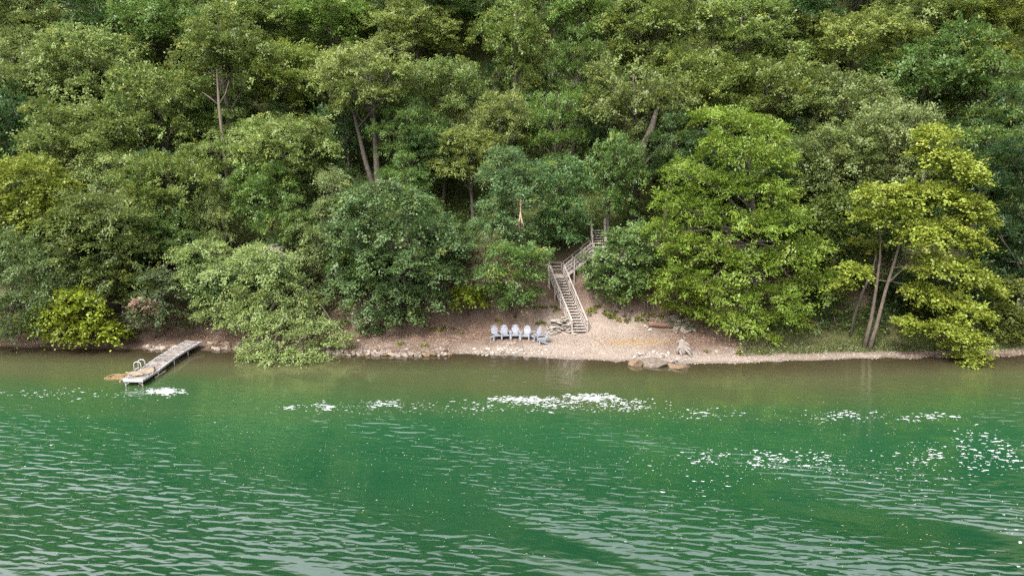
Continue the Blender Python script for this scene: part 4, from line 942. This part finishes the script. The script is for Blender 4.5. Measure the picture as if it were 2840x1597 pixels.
# ------------------------------------------------------------------ dock
DZ = .46
mids = [(369, 1053.5), (411, 1025.5), (457, 992.5), (499, 965), (540, 945.5)]
dm = [ground_at(u, v, DZ + .03*i) for i, (u, v) in enumerate(mids)]
zs = [DZ, DZ-.05, DZ+.03, DZ+.02, DZ+.12]
for q, z in zip(dm, zs): q.z = z
origin = Vector((dm[0].x, dm[0].y, 0)); dock = empty('dock', origin); tag(dock, 'old wooden dock with white edges and a leaning end', 'dock')
def D(v): return Vector(v) - origin
for i in range(4):
    a, b = dm[i], dm[i+1]; d_ = (b-a); L_ = d_.length; d_.normalize(); wv = Vector((d_.y, -d_.x, 0)).normalized(); hwid = .64
    npl = int(L_/.150)
    for k_ in range(npl):
        c = a + d_*((k_+.5)*L_/npl); m = MB(); j = R.uniform(-.012, .012); jz = R.uniform(-.006, .006)
        m.bar(D(c - wv*hwid + Vector((0, 0, jz))), D(c + wv*(hwid+j) + Vector((0, 0, jz))), L_/npl-.014, .032); m.build('plank', PLANK, dock)
    for s in (-1, 1):
        m = MB(); o_ = wv*s*(hwid+.035) + Vector((0, 0, -.03)); m.bar(D(a+o_), D(b+o_), .055, .15); m.build('edge_rail', METAL, dock)
    if i > 0:
        for s in (-1, 1):
            q = a + wv*s*(hwid+.04); g = min(tz(q.x, q.y), -.1)-.2
            m = MB(); m.tube([D((q.x, q.y, g)), D((q.x, q.y, a.z-.05))], .03, 7); m.build('leg', METAL, dock)
d_ = (dm[1]-dm[0]).normalized(); wv = Vector((d_.y, -d_.x, 0)).normalized()
m = MB(); m.bar(D(dm[0]-wv*.70-d_*.03+Vector((0, 0, -.03))), D(dm[0]+wv*.70-d_*.03+Vector((0, 0, -.03))), .06, .17); m.build('end_rail', METAL, dock)
for s in (-1, 1):
    q = dm[0] + wv*s*.60 + d_*.06; m = MB(); m.bar(D((q.x, q.y, -1.5)), D((q.x, q.y, q.z-.1)), .06, .06, (0, 1, 0)); m.build('leg', METAL if s < 0 else TANWOOD, dock)
    q2 = dm[0] + wv*s*.25 + d_*.05; m = MB(); m.tube([D((q2.x, q2.y, q2.z-.12)), D((q.x, q.y, .05))], .022, 6); m.build('brace', METAL, dock)
# swim ladder at the left side
lp = dm[1] + (dm[2]-dm[1])*.02; ld = MB()
lad = empty('ladder', D(lp - wv*.70)); lad.parent = dock
for s in (0, .52):
    o_ = d_*s; pts = [o_+Vector((0, 0, -.8)) - wv*.34, o_+Vector((0, 0, .45)) - wv*.34, o_+Vector((0, 0, .60)) - wv*.27, o_+Vector((0, 0, .66)) - wv*.14, o_+Vector((0, 0, .66)) + wv*.04, o_+Vector((0, 0, .60)) + wv*.14, o_+Vector((0, 0, .45)) + wv*.18, o_+Vector((0, 0, -.02)) + wv*.18]
    m_ = MB(); m_.tube(pts, .026, 7); m_.build('side_rail', METAL, lad)
for z in (-.55, -.25, .05):
    m_ = MB(); m_.bar(Vector((0, 0, z)) - wv*.34, d_*.52 + Vector((0, 0, z)) - wv*.34, .08, .03); m_.build('rung', METAL, lad)
# loose timber on and round the dock
def board(name, a, b, w, h, m, label, cat='board', group=None, up=(0, 0, 1)):
    c = (Vector(a)+Vector(b))*.5; o = empty(name, c); tag(o, label, cat, group); x = MB(); x.bar(Vector(a)-c, Vector(b)-c, w, h, up)
    o2 = x.mesh(name, m); bpy.data.objects.remove(o); o = link(name, o2); o.location = c; tag(o, label, cat, group); return o
Zt = DZ + .05
def dk(zx, zy, z): return ground_at(280+zx/8.05, 930+zy/8.05, z)
board('loose_board', dk(560, 820, Zt+.10), dk(790, 900, Zt+.02), .10, .04, TANWOOD, 'pale board lying across the left corner of the dock', group='loose boards on the dock')
board('loose_board', dk(680, 905, Zt+.03), dk(930, 870, Zt+.06), .12, .04, TANWOOD, 'short pale board pointing along the dock front', group='loose boards on the dock')
board('loose_board', dk(870, 815, Zt+.03), dk(1070, 880, Zt+.02), .09, .04, PLANK, 'narrow whitish board crossing the middle of the dock end', group='loose boards on the dock')
pw = [dk(580, 830, Zt+.10), dk(760, 900, Zt), dk(1170, 830, Zt+.0), dk(1210, 730, Zt+.0), dk(960, 740, Zt), dk(800, 790, Zt+.04)]
m_ = MB(); cc = sum(pw, Vector())/6; m_.add([q-cc for q in pw]+[q-cc+Vector((0, 0, .02)) for q in pw], [tuple(range(6)), tuple(range(11, 5, -1))]+[(i, (i+1) % 6, 6+(i+1) % 6, 6+i) for i in range(6)])
o = m_.build('plywood_sheet', TANWOOD); o.location = cc; tag(o, 'warped tan plywood sheet lying on the dock end', 'sheet')
board('timber', dk(420, 1030, DZ-.02), dk(650, 880, DZ-.02), .10, .12, TANWOOD, 'tan timber fixed along the left edge of the dock end', 'timber')
board('pole', dk(1210, 950, .06), dk(1435, 800, .10), .12, .12, TANWOOD, 'tan floating pole beside the right of the dock', 'pole')
board('stake', dk(1245, 905, -.2), dk(1180, 690, .95), .06, .06, WETWOOD, 'dark stake standing out of the water right of the dock', 'stake', up=(0, 1, 0))
fl = empty('sunken_frame', dk(300, 930, 0)); tag(fl, 'half sunken brown timber frame left of the dock end', 'timber frame'); fo = Vector(fl.location)
for a_, b_ in (((80, 955), (560, 955)), ((140, 930), (300, 870)), ((300, 880), (640, 875)), ((250, 915), (520, 905))):
    m_ = MB(); m_.bar(dk(*a_, .03)-fo, dk(*b_, .03)-fo, .12, .10); m_.build('beam', WETWOOD, fl)

# ------------------------------------------------------------------ foam and specks drifting on the lake
fm = np.random.default_rng(12)
FL = []
def flakes(n, uf, vf, smin, smax, el=2.6):
    for _ in range(n):
        q = ground_at(uf(), vf(), 0)
        FL.append((q.x, q.y, fm.uniform(smin, smax)*fm.uniform(.5, 1), el*fm.uniform(.6, 1.2)))
g_ = fm.normal
def band(u0, u1, v0, v1, n, s0, s1, el=2.4):
    for _ in range(n):
        t = fm.random(); u = u0+(u1-u0)*t; vv = v0+(v1-v0)*t; q = ground_at(u + g_(0, 6), vv + abs(g_(0, 9)), 0); FL.append((q.x, q.y, fm.uniform(s0, s1), el*fm.uniform(.5, 1.3)))
def cloud(u, v, su, sv, n, s0, s1, el=2.4):
    for _ in range(n):
        sv_ = sv*(1.0 if n > 200 else 1.5); q = ground_at(u+np.clip(g_(0, su), -2*su, 2*su), v+np.clip(g_(0, sv_), -2*sv_, 2*sv_), 0); FL.append((q.x, q.y, fm.uniform(s0, s1), el*fm.uniform(.5, 1.3)))
cloud(1445, 1107, 45, 4.5, 210, .05, .26); cloud(1640, 1102, 38, 5, 260, .06, .30); cloud(1540, 1112, 80, 7, 260, .04, .18); cloud(1735, 1121, 40, 6, 130, .05, .2)
cloud(1600, 1128, 130, 8, 260, .03, .10); cloud(1330, 1125, 50, 8, 90, .03, .12)
cloud(455, 1085, 26, 5, 230, .05, .24); cloud(420, 1090, 50, 7, 90, .03, .10); cloud(110, 1090, 60, 5, 80, .03, .14); cloud(230, 1093, 60, 6, 60, .03, .09)
cloud(810, 1129, 22, 3, 40, .04, .14); cloud(905, 1127, 20, 4, 60, .05, .18); cloud(1060, 1119, 28, 3.5, 60, .05, .2); cloud(980, 1128, 70, 6, 110, .03, .09); cloud(1180, 1132, 80, 8, 110, .03, .09)
cloud(1910, 1146, 40, 5, 60, .04, .14); cloud(2030, 1148, 50, 6, 60, .03, .12); cloud(2330, 1150, 50, 5, 80, .05, .18); cloud(2240, 1158, 60, 7, 60, .03, .1); cloud(2580, 1155, 40, 4, 80, .06, .22); cloud(2450, 1160, 60, 7, 60, .03, .1)
cloud(1960, 1268, 40, 8, 80, .05, .18); cloud(2120, 1272, 32, 8, 110, .06, .2); cloud(2270, 1270, 30, 9, 90, .04, .15); cloud(2560, 1262, 40, 12, 100, .05, .17); cloud(2700, 1260, 35, 20, 90, .05, .16); cloud(2790, 1268, 35, 16, 110, .06, .2); cloud(2330, 1300, 120, 14, 170, .02, .08)
cloud(2100, 1290, 260, 22, 320, .015, .05); cloud(2700, 1210, 40, 12, 40, .05, .2); cloud(1950, 1340, 60, 20, 60, .02, .08); cloud(2570, 1330, 60, 15, 70, .03, .09); cloud(2810, 1480, 40, 30, 24, .04, .14)
for _ in range(1500):
    u, v = fm.uniform(-50, 2890), 1100+fm.gamma(2.0, 95)
    if v > 1600: continue
    q = ground_at(u, v, 0); FL.append((q.x, q.y, fm.uniform(.012, .045), 2.0))
FLa = np.array(FL); FLa = FLa[(fm.random(len(FLa)) < .8) | (FLa[:, 0] < 9)]; FLa[:, 2] *= .33*fm.gamma(2.2, .45, len(FLa)); FLa[:, 2] = np.minimum(FLa[:, 2], .09); N = len(FLa); kk_ = 8
th = np.arange(kk_)*2*math.pi/kk_; rr = fm.uniform(.22, 1.25, (N, kk_)); rot = fm.normal(.06, .16, N)
ex, ey = np.cos(th)[None]*rr*FLa[:, 2:3]*FLa[:, 3:4], np.sin(th)[None]*rr*FLa[:, 2:3]
X = FLa[:, 0:1] + ex*np.cos(rot)[:, None] - ey*np.sin(rot)[:, None]; Y = FLa[:, 1:2] + ex*np.sin(rot)[:, None] + ey*np.cos(rot)[:, None]
Vt = np.concatenate([np.stack([X, Y, np.full_like(X, .004)], -1), np.stack([FLa[:, 0], FLa[:, 1], .012 + FLa[:, 2]*.10], -1)[:, None]], 1)
fcs = np.array([(i, (i+1) % kk_, kk_) for i in range(kk_)])
me = bpy.data.meshes.new('foam'); me.from_pydata(Vt.reshape(-1, 3).tolist(), [], (fcs[None]+(np.arange(N)*(kk_+1))[:, None, None]).reshape(-1, 3).tolist()); me.materials.append(FOAM)
tag(link('foam', me), 'white foam drifting in a broken line on the lake', None, None, 'stuff')
sp_ = np.random.default_rng(13); N = 1500
us = sp_.uniform(-40, 2880, N); vs = 1100 + sp_.gamma(1.6, 110, N); us, vs = us[vs < 1600], vs[vs < 1600]
pts = np.array([ground_at(u, v, .008) for u, v in zip(us, vs)]); N = len(pts); an = sp_.uniform(0, 6.28, N); ll_ = sp_.uniform(.014, .040, N)
dx = np.stack([np.cos(an)*ll_*1.5, np.sin(an)*ll_, an*0], 1); dy = np.stack([-np.sin(an)*ll_*.7, np.cos(an)*ll_*.6, an*0], 1)
SPK = simple('floating_leaf', (.14, .15, .07), (.26, .27, .17), 1.5, .8, 0)
tag(link('floating_leaves', quads_mesh('floating_leaves', np.stack([pts-dx, pts-dy, pts+dx, pts+dy], 1), SPK)), 'yellowish leaf specks floating on the lake', None, None, 'stuff')
tot = 0; seen_ = set()
for o in bpy.data.objects:
    if o.type == 'MESH' and o.data.name not in seen_:
        seen_.add(o.data.name); tot += sum(max(1, len(p_.vertices)-2) for p_ in o.data.polygons) if len(o.data.polygons) < 3000 else len(o.data.polygons)*2
print('triangles about', tot, 'objects', len(bpy.data.objects))
